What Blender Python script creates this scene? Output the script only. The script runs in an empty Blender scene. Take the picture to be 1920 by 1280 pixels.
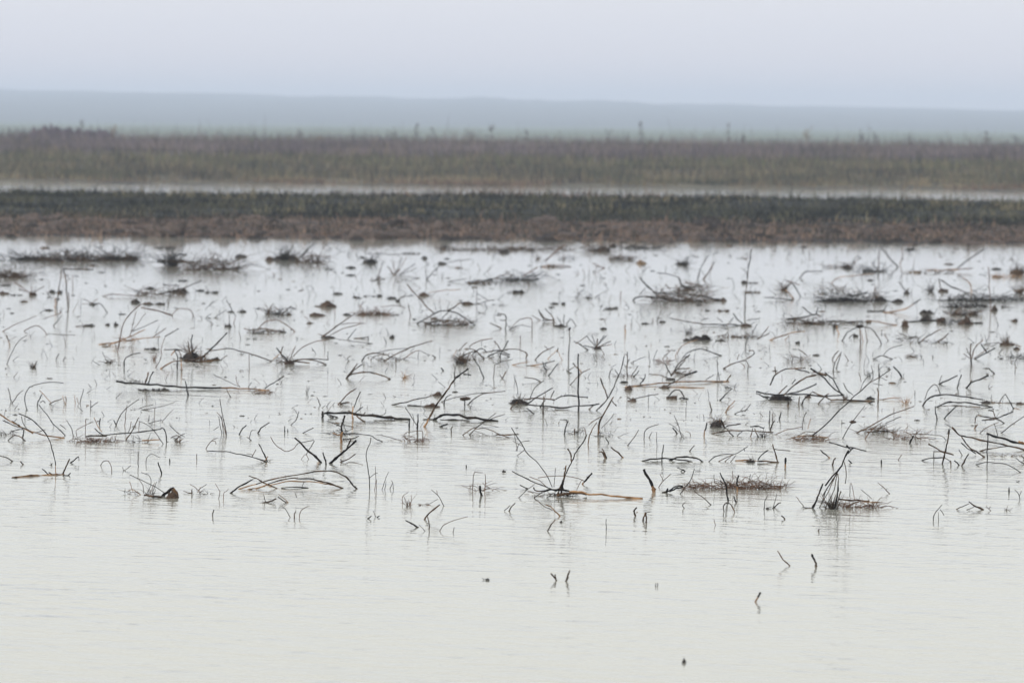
import bpy, math, random
import numpy as np
from mathutils import Vector, Matrix, noise as mnoise

S = bpy.context.scene
COL = S.collection
# ------------------------------------------------------------------ camera
CAM_H = 3.0
F_PX = 1920 * 200 / 36.0            # pixels of the 1920 wide photograph
PITCH = math.atan((640 - 225) / F_PX)
ROLL = math.radians(0.5)
cd = bpy.data.cameras.new('camera')
cd.lens, cd.sensor_width, cd.clip_start, cd.clip_end = 200, 36, 0.5, 20000
cam = bpy.data.objects.new('camera', cd)
COL.objects.link(cam)
CROT = (Matrix.Rotation(math.pi / 2 - PITCH, 3, 'X') @ Matrix.Rotation(ROLL, 3, 'Z'))
cam.matrix_world = Matrix.Translation((0, 0, CAM_H)) @ CROT.to_4x4()
cd.dof.use_dof = True
cd.dof.focus_distance = 47.0
cd.dof.aperture_fstop = 4.6
S.camera = cam
# ------------------------------------------------------------------ sky and sun
SUN_EL, SUN_AZ = math.radians(32), math.radians(-140)     # behind the camera, to the left; thin overcast
W = bpy.data.worlds.new('World')
S.world = W
W.use_nodes = True
wn, wl = W.node_tree.nodes, W.node_tree.links
bg = wn['Background']
sky = wn.new('ShaderNodeTexSky')
sky.sky_type = 'NISHITA'
sky.sun_disc = False
sky.sun_elevation, sky.sun_rotation = SUN_EL, SUN_AZ
sky.air_density, sky.dust_density, sky.ozone_density = 1.0, 6.0, 1.0
# a veil of thin cloud evens the clear-sky colours out: rosy grey at the horizon, bluish white, then cream higher up
geo = wn.new('ShaderNodeTexCoord')
sep = wn.new('ShaderNodeSeparateXYZ')
wl.new(geo.outputs['Generated'], sep.inputs[0])
asn = wn.new('ShaderNodeMath'); asn.operation = 'ARCSINE'
wl.new(sep.outputs['Z'], asn.inputs[0])
deg = wn.new('ShaderNodeMapRange')
deg.inputs['From Max'].default_value = math.radians(20)
wl.new(asn.outputs[0], deg.inputs['Value'])
ramp = wn.new('ShaderNodeValToRGB')
STOPS = [(0.0, (9.2, 7.6, 7.5)), (0.045, (7.8, 7.45, 7.8)), (0.10, (7.75, 7.9, 8.1)), (0.20, (8.4, 8.5, 8.3)), (0.36, (8.8, 8.6, 7.8)), (0.7, (8.5, 8.4, 7.9)), (1.0, (7.8, 8.2, 9.3))]
e = ramp.color_ramp.elements
e[0].position, e[0].color = 0, (*[c / 10 for c in STOPS[0][1]], 1)
e[1].position, e[1].color = 1, (*[c / 10 for c in STOPS[-1][1]], 1)
for p, c in STOPS[1:-1]:
    q = e.new(p); q.color = (*[k / 10 for k in c], 1)
wl.new(deg.outputs[0], ramp.inputs[0])
ten = wn.new('ShaderNodeVectorMath'); ten.operation = 'SCALE'
ten.inputs['Scale'].default_value = 10.0
wl.new(ramp.outputs[0], ten.inputs[0])
veil = wn.new('ShaderNodeMix')
veil.data_type = 'RGBA'
veil.inputs['Factor'].default_value = 0.80
wl.new(sky.outputs[0], veil.inputs['A'])
wl.new(ten.outputs[0], veil.inputs['B'])
wl.new(veil.outputs['Result'], bg.inputs['Color'])
bg.inputs['Strength'].default_value = 0.10
sd = bpy.data.lights.new('sun', 'SUN')
sd.energy, sd.angle, sd.color = 0.9, math.radians(25), (1.0, 0.95, 0.88)
so = bpy.data.objects.new('sun', sd)
COL.objects.link(so)
sdir = Vector((math.sin(SUN_AZ) * math.cos(SUN_EL), math.cos(SUN_AZ) * math.cos(SUN_EL), math.sin(SUN_EL)))
so.rotation_euler = sdir.to_track_quat('Z', 'Y').to_euler()
S.view_settings.view_transform = 'Standard'
S.view_settings.look = 'None'
S.view_settings.exposure = 0.49
S.view_settings.gamma = 1.0
S.view_settings.use_curve_mapping = False
S.cycles.max_bounces = 6
S.cycles.volume_bounces = 1
S.cycles.transparent_max_bounces = 8

# ------------------------------------------------------------------ helpers
def nodes_of(m):
    m.use_nodes = True
    return m.node_tree.nodes, m.node_tree.links, m.node_tree.nodes['Principled BSDF']

def mat_noise(name, stops, scale, detail=6, rough=0.85, bump=0.0, bump_scale=None, coord='Object', spec=0.3):
    """a surface whose colour wanders between the stops by a 3D noise"""
    m = bpy.data.materials.new(name)
    n, l, b = nodes_of(m)
    tc = n.new('ShaderNodeTexCoord')
    mp = n.new('ShaderNodeMapping')
    mp.inputs['Scale'].default_value = scale if hasattr(scale, '__len__') else (scale,) * 3
    l.new(tc.outputs[coord], mp.inputs[0])
    nz = n.new('ShaderNodeTexNoise')
    nz.inputs['Scale'].default_value = 1.0
    nz.inputs['Detail'].default_value = detail
    nz.inputs['Roughness'].default_value = 0.65
    l.new(mp.outputs[0], nz.inputs['Vector'])
    cr = n.new('ShaderNodeValToRGB')
    el = cr.color_ramp.elements
    while len(el) > 1:
        el.remove(el[-1])
    el[0].position, el[0].color = stops[0][0], (*stops[0][1], 1)
    for p, c in stops[1:]:
        e = el.new(p)
        e.color = (*c, 1)
    l.new(nz.outputs['Fac'], cr.inputs[0])
    l.new(cr.outputs[0], b.inputs['Base Color'])
    b.inputs['Roughness'].default_value = rough
    b.inputs['Specular IOR Level'].default_value = spec
    if bump:
        nb = n.new('ShaderNodeTexNoise')
        nb.inputs['Scale'].default_value = bump_scale or 5.0
        nb.inputs['Detail'].default_value = 5
        l.new(mp.outputs[0], nb.inputs['Vector'])
        bp = n.new('ShaderNodeBump')
        bp.inputs['Strength'].default_value = 1.0
        bp.inputs['Distance'].default_value = bump
        l.new(nb.outputs['Fac'], bp.inputs['Height'])
        l.new(bp.outputs[0], b.inputs['Normal'])
    return m

def mesh_obj(name, V, F, mat, parent=None, smooth=False):
    me = bpy.data.meshes.new(name)
    me.from_pydata([tuple(v) for v in V], [], F)
    if smooth:
        me.polygons.foreach_set('use_smooth', [True] * len(me.polygons))
    me.materials.append(mat)
    o = bpy.data.objects.new(name, me)
    COL.objects.link(o)
    if parent is not None:
        o.parent = parent
    return o

def fast_mesh(name, V, quads, mat):
    """V (n,3), quads (m,4) as numpy arrays"""
    me = bpy.data.meshes.new(name)
    m = len(quads)
    me.vertices.add(len(V))
    me.vertices.foreach_set('co', np.asarray(V, dtype=np.float32).ravel())
    me.loops.add(m * 4)
    me.loops.foreach_set('vertex_index', np.asarray(quads, dtype=np.int32).ravel())
    me.polygons.add(m)
    me.polygons.foreach_set('loop_start', np.arange(0, 4 * m, 4, dtype=np.int32))
    me.update(calc_edges=True)
    me.materials.append(mat)
    o = bpy.data.objects.new(name, me)
    COL.objects.link(o)
    return o

def ray(u, v):
    return (CROT @ Vector(((u - 960) / F_PX, -(v - 640) / F_PX, -1.0)))

def depth_on_water(u, v):
    d = ray(u, v)
    return d.y * (-CAM_H / d.z)

def at_depth(u, v, Y):
    d = ray(u, v)
    return Vector((d.x * Y / d.y, Y, CAM_H + d.z * Y / d.y))

def wave(x, y, seed, sc):
    """cheap smooth 2-D noise for numpy arrays, about -1..1"""
    r = np.random.RandomState(seed)
    out = np.zeros_like(x, dtype=float)
    for k in range(7):
        a = r.uniform(0, 2 * math.pi)
        f = sc * r.uniform(0.5, 2.2)
        out += np.sin((x * math.cos(a) + y * math.sin(a)) * f + r.uniform(0, 6.28)) * r.uniform(.5, 1)
    return out / 3.2

# ------------------------------------------------------------------ terrain
PROF = np.array([(-80, -.5), (138, -.35), (141.8, -.06), (143.4, 0.03), (150, .085), (160, .26), (167, .42), (174, .585), (178, .585),
                 (183, .2), (188, -.3), (250, -.3), (256, -.03), (262, .06), (280, .24), (300, .46), (345, .86), (380, 1.02),
                 (420, 1.06), (440, .9), (500, .3), (800, .2), (1300, .2), (7900, .2)])
def ground_z(x, y):
    yy = y + wave(x, y * 0 + 3, 5, .09) * .8 + wave(x, y, 6, .5) * .35
    z = np.interp(yy, PROF[:, 0], PROF[:, 1])
    lump = np.clip((y - 138) / 6, 0, 1) * np.clip((700 - y) / 300, 0, 1)
    z = z + lump * (wave(x, y, 7, 1.1) * .05 + wave(x, y, 8, 3.0) * .035)
    return z

def build_terrain():
    ys = np.concatenate([np.linspace(-80, 136, 28), np.linspace(137, 190, 150), np.linspace(191, 250, 30),
                         np.linspace(251, 440, 200), np.linspace(450, 1300, 40), np.linspace(1350, 7900, 44)])
    s = np.linspace(-1, 1, 321)
    s = np.sign(s) * (0.35 * np.abs(s) + 0.65 * np.abs(s) ** 4)
    X = s[None, :] * (np.clip(ys, 100, 5000)[:, None] * 0.42 + 60)
    Yg = np.repeat(ys[:, None], len(s), 1)
    Z = ground_z(X, Yg)
    V = np.stack([X, Yg, Z], -1).reshape(-1, 3)
    nx, ny = len(s), len(ys)
    i = np.arange(nx * ny).reshape(ny, nx)
    Q = np.stack([i[:-1, :-1], i[:-1, 1:], i[1:, 1:], i[1:, :-1]], -1).reshape(-1, 4)
    # soil, banks and the far field are told apart by where they lie on the ground
    m = bpy.data.materials.new('flood plain soil')
    n, l, b = nodes_of(m)
    tc = n.new('ShaderNodeTexCoord')
    sp = n.new('ShaderNodeSeparateXYZ')
    l.new(tc.outputs['Object'], sp.inputs[0])
    nz = n.new('ShaderNodeTexNoise'); nz.inputs['Scale'].default_value = 0.35; nz.inputs['Detail'].default_value = 8
    l.new(tc.outputs['Object'], nz.inputs['Vector'])
    def band(y0, w):
        a = n.new('ShaderNodeMath'); a.operation = 'MULTIPLY_ADD'
        l.new(nz.outputs['Fac'], a.inputs[0]); a.inputs[1].default_value = w * 1.2
        l.new(sp.outputs['Y'], a.inputs[2])
        r = n.new('ShaderNodeMapRange'); r.inputs['From Min'].default_value = y0 - w / 4 + w * .6
        r.inputs['From Max'].default_value = y0 + w / 4 + w * .6
        l.new(a.outputs[0], r.inputs['Value'])
        return r.outputs[0]
    def two(c1, c2, sc):
        q = n.new('ShaderNodeTexNoise'); q.inputs['Scale'].default_value = sc; q.inputs['Detail'].default_value = 7; q.inputs['Roughness'].default_value = .7
        l.new(tc.outputs['Object'], q.inputs['Vector'])
        r = n.new('ShaderNodeValToRGB')
        r.color_ramp.elements[0].position, r.color_ramp.elements[0].color = .36, (*c1, 1)
        r.color_ramp.elements[1].position, r.color_ramp.elements[1].color = .64, (*c2, 1)
        l.new(q.outputs['Fac'], r.inputs[0])
        return r.outputs[0]
    def mix(f, a, c):
        x = n.new('ShaderNodeMix'); x.data_type = 'RGBA'
        l.new(f, x.inputs['Factor']); l.new(a, x.inputs['A']); l.new(c, x.inputs['B'])
        return x.outputs['Result']
    c = two((.026, .021, .017), (.13, .093, .068), 1.2)          # brown ploughed mud
    wet = two((.014, .011, .009), (.045, .034, .026), 1.5)
    c = mix(band(144.5, 2), wet, c)                               # soaked soil at the water's edge
    c = mix(band(156.5, 3), c, two((.008, .010, .009), (.025, .028, .02), 1.2))   # dark bank
    c = mix(band(256, 4), c, two((.04, .038, .026), (.13, .115, .07), .3))        # grassy bank
    c = mix(band(328, 6), c, two((.045, .037, .036), (.13, .105, .09), .25))
    c = mix(band(470, 30), c, two((.10, .13, .085), (.15, .175, .12), .02))       # green field far off
    l.new(c, b.inputs['Base Color'])
    b.inputs['Roughness'].default_value = .9
    b.inputs['Specular IOR Level'].default_value = .2
    o = fast_mesh('ground', V, Q, m)
    o['kind'] = 'structure'

def build_hills():
    xs = np.linspace(-3000, 3000, 1500)
    ts = np.linspace(0, 1, 40)
    X = np.repeat(xs[None, :], len(ts), 0)
    Yg = 2300 + ts[:, None] * 5500 + 0 * X
    ridge = 22.0 - X * 0.0092 + wave(X, X * 0, 21, .003) * 1.6 + wave(X, X * 0, 22, .02) * 1.5 + wave(X, X * 0, 23, .07) * 1.5 + wave(X, X * 0, 24, .2) * 1.0
    ridge = np.clip(ridge, 8, 38)
    prof = np.where(ts < .65, np.sin(np.clip(ts / .65, 0, 1) * math.pi / 2) ** 1.3, np.cos((ts - .65) / .35 * math.pi / 2) ** .7)
    Z = -0.6 + (ridge + .6) * np.clip(prof, 0, 1)[:, None]
    V = np.stack([X, Yg, Z], -1).reshape(-1, 3)
    nx, ny = len(xs), len(ts)
    i = np.arange(nx * ny).reshape(ny, nx)
    Q = np.stack([i[:-1, :-1], i[:-1, 1:], i[1:, 1:], i[1:, :-1]], -1).reshape(-1, 4)
    m = mat_noise('far woods', [(.35, (.05, .06, .055)), (.65, (.085, .09, .08))], .012)
    o = fast_mesh('hills', V, Q, m)
    o['kind'] = 'structure'

def build_water():
    m = bpy.data.materials.new('flood water')
    n, l, b = nodes_of(m)
    tc = n.new('ShaderNodeTexCoord')
    def layer(scale, rot, detail, amp, rough=.5):
        """scale: waves per metre along the crest and across it; rot: how far the crests are turned"""
        mp = n.new('ShaderNodeMapping')
        mp.vector_type = 'TEXTURE'
        mp.inputs['Scale'].default_value = (1 / scale[0], 1 / scale[1], 1)
        mp.inputs['Rotation'].default_value = (0, 0, math.radians(rot))
        l.new(tc.outputs['Object'], mp.inputs[0])
        z = n.new('ShaderNodeTexNoise'); z.inputs['Scale'].default_value = 1
        z.inputs['Detail'].default_value = detail; z.inputs['Roughness'].default_value = rough
        l.new(mp.outputs[0], z.inputs['Vector'])
        k = n.new('ShaderNodeMath'); k.operation = 'MULTIPLY'; k.inputs[1].default_value = amp
        l.new(z.outputs['Fac'], k.inputs[0])
        return k.outputs[0], z
    a1, _ = layer((.7, 2.6), -42, 2, .0110)
    a2, _ = layer((3.2, 6.5), -12, 2, .0075)
    a3, z3 = layer((.05, .11), 12, 3, 1.0)          # calm and ruffled patches
    sm = n.new('ShaderNodeMath'); sm.operation = 'ADD'
    l.new(a1, sm.inputs[0]); l.new(a2, sm.inputs[1])
    mr = n.new('ShaderNodeMapRange'); mr.inputs['From Min'].default_value = .35; mr.inputs['From Max'].default_value = .65
    mr.inputs['To Min'].default_value = .55; mr.inputs['To Max'].default_value = 1.1
    l.new(z3.outputs['Fac'], mr.inputs['Value'])
    ml = n.new('ShaderNodeMath'); ml.operation = 'MULTIPLY'
    l.new(sm.outputs[0], ml.inputs[0]); l.new(mr.outputs[0], ml.inputs[1])
    # the far reach lies in the lee of the bank and is calmer
    sp = n.new('ShaderNodeSeparateXYZ')
    l.new(tc.outputs['Object'], sp.inputs[0])
    le = n.new('ShaderNodeMapRange'); le.interpolation_type = 'SMOOTHSTEP'
    le.inputs['From Min'].default_value = 55; le.inputs['From Max'].default_value = 128
    le.inputs['To Min'].default_value = 1.0; le.inputs['To Max'].default_value = .03
    l.new(sp.outputs['Y'], le.inputs['Value'])
    m2 = n.new('ShaderNodeMath'); m2.operation = 'MULTIPLY'
    l.new(ml.outputs[0], m2.inputs[0]); l.new(le.outputs[0], m2.inputs[1])
    bp = n.new('ShaderNodeBump'); bp.inputs['Strength'].default_value = 1; bp.inputs['Distance'].default_value = 1
    l.new(m2.outputs[0], bp.inputs['Height'])
    l.new(bp.outputs[0], b.inputs['Normal'])
    b.inputs['Base Color'].default_value = (.36, .35, .28, 1)     # silt-laden water
    b.inputs['Roughness'].default_value = .06
    b.inputs['IOR'].default_value = 1.333
    ys = [-70, 400]
    V = [(-220, -70, 0), (220, -70, 0), (220, 300, 0), (-220, 300, 0)]
    o = mesh_obj('water', V, [(0, 1, 2, 3)], m)
    o['kind'] = 'structure'

def build_haze():
    m = bpy.data.materials.new('haze')
    m.use_nodes = True
    n, l = m.node_tree.nodes, m.node_tree.links
    n.clear()
    out = n.new('ShaderNodeOutputMaterial')
    v = n.new('ShaderNodeVolumePrincipled')
    v.inputs['Color'].default_value = (.775, .87, 1.0, 1)
    v.inputs['Density'].default_value = HAZE
    v.inputs['Anisotropy'].default_value = 0.0
    v.inputs['Density Attribute'].default_value = ''
    l.new(v.outputs[0], out.inputs['Volume'])
    try:
        m.cycles.homogeneous_volume = True
    except Exception:
        pass
    x, y0, y1, z0, z1 = 3200, -120, 8000, -2.0, 42.0
    V = [(a, b_, c) for c in (z0, z1) for a, b_ in ((-x, y0), (x, y0), (x, y1), (-x, y1))]
    F = [(3, 2, 1, 0), (4, 5, 6, 7), (0, 1, 5, 4), (1, 2, 6, 5), (2, 3, 7, 6), (3, 0, 4, 7)]
    o = mesh_obj('haze', V, F, m)
    o['kind'] = 'stuff'
HAZE = 3.8e-4

# ------------------------------------------------------------------ uncountable plants of the banks
def blades(name, n, ybox, hgt, wid, lean, mat, seed, clump=0.0, thr=None, half=None, zoff=0.0, seg=2):
    """n grass blades or dead stalks standing on the ground between two depths"""
    r = np.random.RandomState(seed)
    y = r.uniform(ybox[0], ybox[1], n)
    hw = (y * 0.115 + 3) if half is None else half
    x = r.uniform(-1, 1, n) * hw
    if clump:
        g = wave(x, y * 2.2, seed + 50, clump)
        keep = g + r.uniform(-.6, .6, n) > 0 if thr is None else g + r.uniform(-.15, .15, n) > thr
        x, y = x[keep], y[keep]
        g = g[keep]
    else:
        g = np.zeros(len(x))
    n = len(x)
    z = ground_z(x, y)
    ok = z > -.12
    x, y, z, g = x[ok], y[ok], z[ok], g[ok]
    n = len(x)
    h = hgt * r.lognormal(0, .35, n) * (1 + .35 * np.clip(g, -1, 1))
    a = r.uniform(0, 6.283, n)
    ln = lean * r.uniform(.1, 1, n) * h
    dx, dy = np.cos(a) * ln, np.sin(a) * ln
    b = r.uniform(0, 3.1416, n)
    wx, wy = np.cos(b) * wid * .5, np.sin(b) * wid * .5
    V, Q = [], []
    for k in range(seg + 1):
        t = k / seg
        w = 1 - .8 * t
        px, py, pz = x + dx * t * t, y + dy * t * t, z - .03 + h * t * (1 - .15 * t * lean) + zoff
        V.append(np.stack([px - wx * w, py - wy * w, pz], -1))
        V.append(np.stack([px + wx * w, py + wy * w, pz], -1))
    Vall = np.stack(V, 1).reshape(-1, 3)
    base = np.arange(n)[:, None] * (2 * (seg + 1))
    for k in range(seg):
        Q.append(base + np.array([[2 * k, 2 * k + 1, 2 * k + 3, 2 * k + 2]]))
    o = fast_mesh(name, Vall, np.concatenate(Q, 0), mat)
    o['kind'] = 'stuff'
    return o

def build_bank_plants():
    dark = mat_noise('dark sedge', [(.38, (.005, .007, .006)), (.5, (.014, .018, .014)), (.62, (.065, .06, .036))], (.16, .25, 2.2), 5)
    brown = mat_noise('brown litter', [(.34, (.050, .038, .031)), (.5, (.150, .104, .076)), (.66, (.27, .195, .14))], (2.2, 1.2, 5), 5)
    olive = mat_noise('olive grass', [(.36, (.034, .040, .025)), (.5, (.105, .105, .062)), (.64, (.26, .22, .13))], (.13, .12, 1.6), 5)
    mauve = mat_noise('dead weed stalks', [(.36, (.062, .048, .056)), (.5, (.130, .104, .112)), (.66, (.23, .19, .18))], (.12, .10, 1.6), 5)
    fresh = mat_noise('yellow green grass', [(.3, (.07, .085, .03)), (.6, (.14, .16, .06)), (.8, (.20, .19, .09))], (.5, .3, 1), 5)
    blades('dead_stubble_litter', 46000, (141, 158), .09, .05, 1.6, brown, 1, .9)
    blades('standing_dead_stubble', 5000, (141, 156), .18, .05, .7, brown, 21, .35)
    blades('dark_sedge_grass', 60000, (155.5, 177), .16, .035, 1.1, dark, 2, .7)
    blades('strip_edge_grass', 6000, (176, 180.5), .17, .05, .7, brown, 3, .22)
    blades('strip_edge_sedge', 2500, (173, 179), .15, .05, .7, dark, 13, .35)
    blades('wet_margin_grass', 5000, (257, 272), .14, .05, .5, brown, 4, .35)
    blades('olive_bank_grass', 60000, (261, 320), .28, .05, .6, olive, 5, .45)
    blades('bank_top_grass', 12000, (300, 330), .28, .05, .6, fresh, 6, .45)
    blades('dead_weed_undergrowth', 60000, (330, 425), .42, .06, .35, mauve, 7, .22)
    blades('skyline_weed_stalks', 14000, (398, 440), .66, .04, .3, mauve, 17, .5)
    blades('far_bank_grass', 9000, (395, 432), .40, .06, .5, fresh, 8, .3)
    shade = mat_noise('dark tussock', [(.35, (.022, .025, .020)), (.65, (.065, .060, .048))], (.6, .3, 2), 5)
    tan = mat_noise('tan tussock', [(.35, (.10, .078, .048)), (.65, (.24, .19, .12))], (.6, .3, 2), 5)
    blades('dark_tussock_grass', 60000, (262, 335), .34, .06, .5, shade, 31, .55, thr=.42)
    blades('tan_tussock_grass', 50000, (257, 335), .32, .06, .5, tan, 32, .5, thr=.45)
    blades('dark_weed_clumps', 60000, (335, 432), .40, .06, .4, shade, 33, .45, thr=.55)
    blades('tan_weed_clumps', 40000, (335, 440), .42, .05, .3, tan, 34, .6, thr=.58)
    blades('olive_sedge_patches', 40000, (156, 178), .18, .04, .9, olive, 35, 1.3, thr=.38)
    blades('dark_mud_tufts', 30000, (143, 158), .14, .04, 1.0, shade, 36, 1.6, thr=.42)
    blades('brown_bank_foot_grass', 20000, (256, 262), .2, .05, .6, brown, 37, .4, thr=.6)
# ------------------------------------------------------------------ wood, earth and their builders
def bark(name, dark, light, cut=(.42, .62), scale=9.0, along=1.0, rough=.8):
    """bark whose char comes and goes in patches along the stick"""
    m = mat_noise(name, [(cut[0], dark), (cut[1], light)], (scale, scale, scale * along), 5, rough, bump=.004, bump_scale=6.0, spec=.12)
    return m
WOOD = {
    'k': bark('charred bark', (.004, .0036, .0033), (.050, .035, .024), (.48, .76)),
    'b': bark('half burnt bark', (.013, .010, .0075), (.15, .088, .045), (.42, .68)),
    's': bark('bare tan wood', (.070, .036, .018), (.40, .235, .115), (.36, .64)),
    't': bark('thin grey brown twig', (.016, .014, .012), (.070, .052, .040), (.40, .68)),
    'r': bark('reddish twig', (.030, .017, .011), (.17, .088, .048), (.36, .66)),
}
EARTH = {
    'k': mat_noise('wet dark earth', [(.35, (.010, .009, .008)), (.6, (.045, .034, .026))], 14, 6, .75, bump=.02, bump_scale=9),
    'b': mat_noise('wet brown earth', [(.32, (.020, .013, .009)), (.52, (.075, .045, .026)), (.7, (.13, .095, .066))], 12, 6, .75, bump=.02, bump_scale=9),
    'g': mat_noise('drying grey brown earth', [(.32, (.035, .027, .022)), (.52, (.10, .076, .060)), (.7, (.17, .13, .105))], 6, 6, .85, bump=.02, bump_scale=9),
    's': mat_noise('straw and earth', [(.3, (.08, .05, .03)), (.6, (.30, .20, .11))], 14, 6, .85, bump=.02, bump_scale=9),
}
RNG = random.Random(11)

def spline(P, sub):
    """Catmull-Rom through rows of numbers"""
    if len(P) < 3:
        a, b = P[0], P[-1]
        return [[p + (q - p) * k / (sub * 2) for p, q in zip(a, b)] for k in range(sub * 2 + 1)]
    out = []
    Q = [[2 * p - q for p, q in zip(P[0], P[1])]] + P + [[2 * p - q for p, q in zip(P[-1], P[-2])]]
    for i in range(1, len(Q) - 2):
        p0, p1, p2, p3 = Q[i - 1:i + 3]
        for k in range(sub):
            t = k / sub
            out.append([.5 * (2 * b + (c - a) * t + (2 * a - 5 * b + 4 * c - d) * t * t + (3 * b - a - 3 * c + d) * t ** 3)
                        for a, b, c, d in zip(p0, p1, p2, p3)])
    out.append(list(P[-1]))
    return out

class Mesh:
    def __init__(self):
        self.V, self.F = [], []
    def tube(self, pts, rad, sides):
        n = len(pts)
        if n < 2:
            return
        base = len(self.V)
        up = Vector((0.3, 0.5, 0.81)).normalized()
        side = None
        for i, p in enumerate(pts):
            d = (pts[min(i + 1, n - 1)] - pts[max(i - 1, 0)])
            if d.length < 1e-9:
                d = Vector((0, 0, 1))
            d.normalize()
            if side is None:
                side = d.cross(up)
                if side.length < 1e-3:
                    side = d.cross(Vector((1, 0, 0)))
            else:
                side = side - d * side.dot(d)
            side.normalize()
            oth = d.cross(side)
            for k in range(sides):
                a = 2 * math.pi * k / sides
                r = rad[i] * (1 + (RNG.random() - .5) * (.34 if sides > 5 else .12))
                self.V.append(p + side * (math.cos(a) * r) + oth * (math.sin(a) * r))
        for i in range(n - 1):
            for k in range(sides):
                a, b = base + i * sides + k, base + i * sides + (k + 1) % sides
                self.F.append((a, b, b + sides, a + sides))
        self.F.append(tuple(base + k for k in reversed(range(sides))))
        self.F.append(tuple(base + (n - 1) * sides + k for k in range(sides)))
    def lump(self, c, rx, ry, rz, seed, detail=1.0):
        """a rough clod of earth"""
        base = len(self.V)
        nu, nv = (18, 11)
        for j in range(nv + 1):
            th = math.pi * j / nv
            for i in range(nu):
                ph = 2 * math.pi * i / nu
                d = Vector((math.sin(th) * math.cos(ph), math.sin(th) * math.sin(ph), math.cos(th)))
                q = mnoise.noise(d * 1.5 + Vector((seed * 3.7, seed, 0))) * .55 + mnoise.noise(d * 3.6 + Vector((seed, 9, 0))) * .40 + mnoise.noise(d * 8 + Vector((seed, 4, 3))) * .22
                k = 1 + q * 1.1 * detail
                hk = math.sqrt(1 - .60 * max(d.z, 0) ** 1.3)      # shoulders fall away: a heap, not a ball
                self.V.append(c + Vector((d.x * rx * k * hk * (1.15 if d.z > 0 else 1.15), d.y * ry * k * hk * 1.15, d.z * rz * k)))
        for j in range(nv):
            for i in range(nu):
                a, b = base + j * nu + i, base + j * nu + (i + 1) % nu
                self.F.append((a, a + nu, b + nu, b))

def unit(Y):
    """metres in one pixel of the 1920 wide photograph at that distance"""
    return Y / F_PX

class Thing:
    def __init__(self, kind, cat, label):
        self.kind, self.cat, self.label = kind, cat, label
        self.parts = []      # (name, material, [shape...])
    def add(self, name, mat, shape):
        if name.startswith('+') and self.parts:
            self.parts[-1][2].append(shape)
        else:
            self.parts.append((name.lstrip('+'), mat, [shape]))

GROUPS = {'burnt_stick': 'burnt sticks standing in the flood water', 'thin_twig': 'thin twigs standing in the flood water',
          'fallen_branch': 'branches lying in the flood water', 'bent_stem': 'stems bent over into hoops and arches',
          'dry_tuft': 'dry tufts in the flood water', 'mud_clod': 'clods and scraps on the flood water', 'brush_heap': 'heaps of burnt brush in the water',
          'twig_mat': 'mats of twigs in the water', 'root_clump': 'burnt root clumps in the water', 'charred_log': 'charred logs lying in the water',
          'burnt_bush': 'burnt bushes in the water', 'mud_bar': 'bars of litter in the far water', 'broken_stump': None, 'tall_weed': 'weeds on the skyline'}

def parse(text):
    things, T = [], (0, 0, 1)
    for ln in text.strip().splitlines():
        w = ln.split()
        if w[0] == 'T':
            T = tuple(float(k) for k in w[1:4])
        elif w[0] == '>':
            a = [k.strip() for k in ln[1:].split('|')]
            things.append(Thing(*a))
        else:
            code, name, rest = w[0], w[1], w[2:]
            X = lambda s: T[0] + float(s) / T[2]
            Yp = lambda s: T[1] + float(s) / T[2]
            if code[0] in 'CA' and len(code) == 2:
                (cx, yb), (wd, ht) = rest[0].split(','), rest[1].split(',')
                low = .62 if name in ('root_mass', 'clump', 'root_clod', 'mound', 'knot') else .85
                sh = ('lump', code[0] == 'A', X(cx), Yp(yb), float(wd) / T[2], float(ht) / T[2] * low)
                things[-1].add(name, EARTH[code[1]], sh)
            elif code[0] == 'F':
                (x0, x1), (yb, h) = rest[0].split(','), rest[1].split(',')
                sh = ('fuzz', X(x0), X(x1), Yp(yb), float(h) / T[2], int(int(rest[2]) * 1.15), 3.6 / T[2] if T[1] > 500 else 4.0 / T[2])
                if things[-1].kind == 'mud_bar':
                    sh = sh[:4] + (sh[4] * 1.3, int(sh[5] * 1.7), sh[6])
                q = RNG.random()
                c1 = code[1] if code[1] != 'k' or q > (.5 if T[1] == 440 else .25) else 'b'
                things[-1].add(name, WOOD[c1], sh)
            else:
                pts = []
                for s in rest:
                    wflag = s.endswith('w')
                    a, b = s.rstrip('w').split(',')
                    pts.append((X(a), Yp(b), wflag))
                c0, q = code[0], RNG.random()
                if c0 == 'k' and float(code[1:]) <= 10 and q < .45:
                    c0 = 'b'
                elif c0 == 't' and q < (.5 if T[1] == 440 else .3):
                    c0 = 'r'
                things[-1].add(name, WOOD[c0], ('line', pts, (float(code[1:]) * 1.08 + .7) / T[2] * (.84 if T[1] == 440 else 1)))
    return things

def lowest(t):
    ys, xs = [], []
    for _, _, shapes in t.parts:
        for s in shapes:
            if s[0] == 'line':
                ys += [p[1] for p in s[1]]; xs += [p[0] for p in s[1]]
            elif s[0] == 'lump':
                ys.append(s[3]); xs.append(s[2])
            else:
                ys.append(s[3]); xs += [s[1], s[2]]
    return sum(xs) / len(xs), ys

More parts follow.
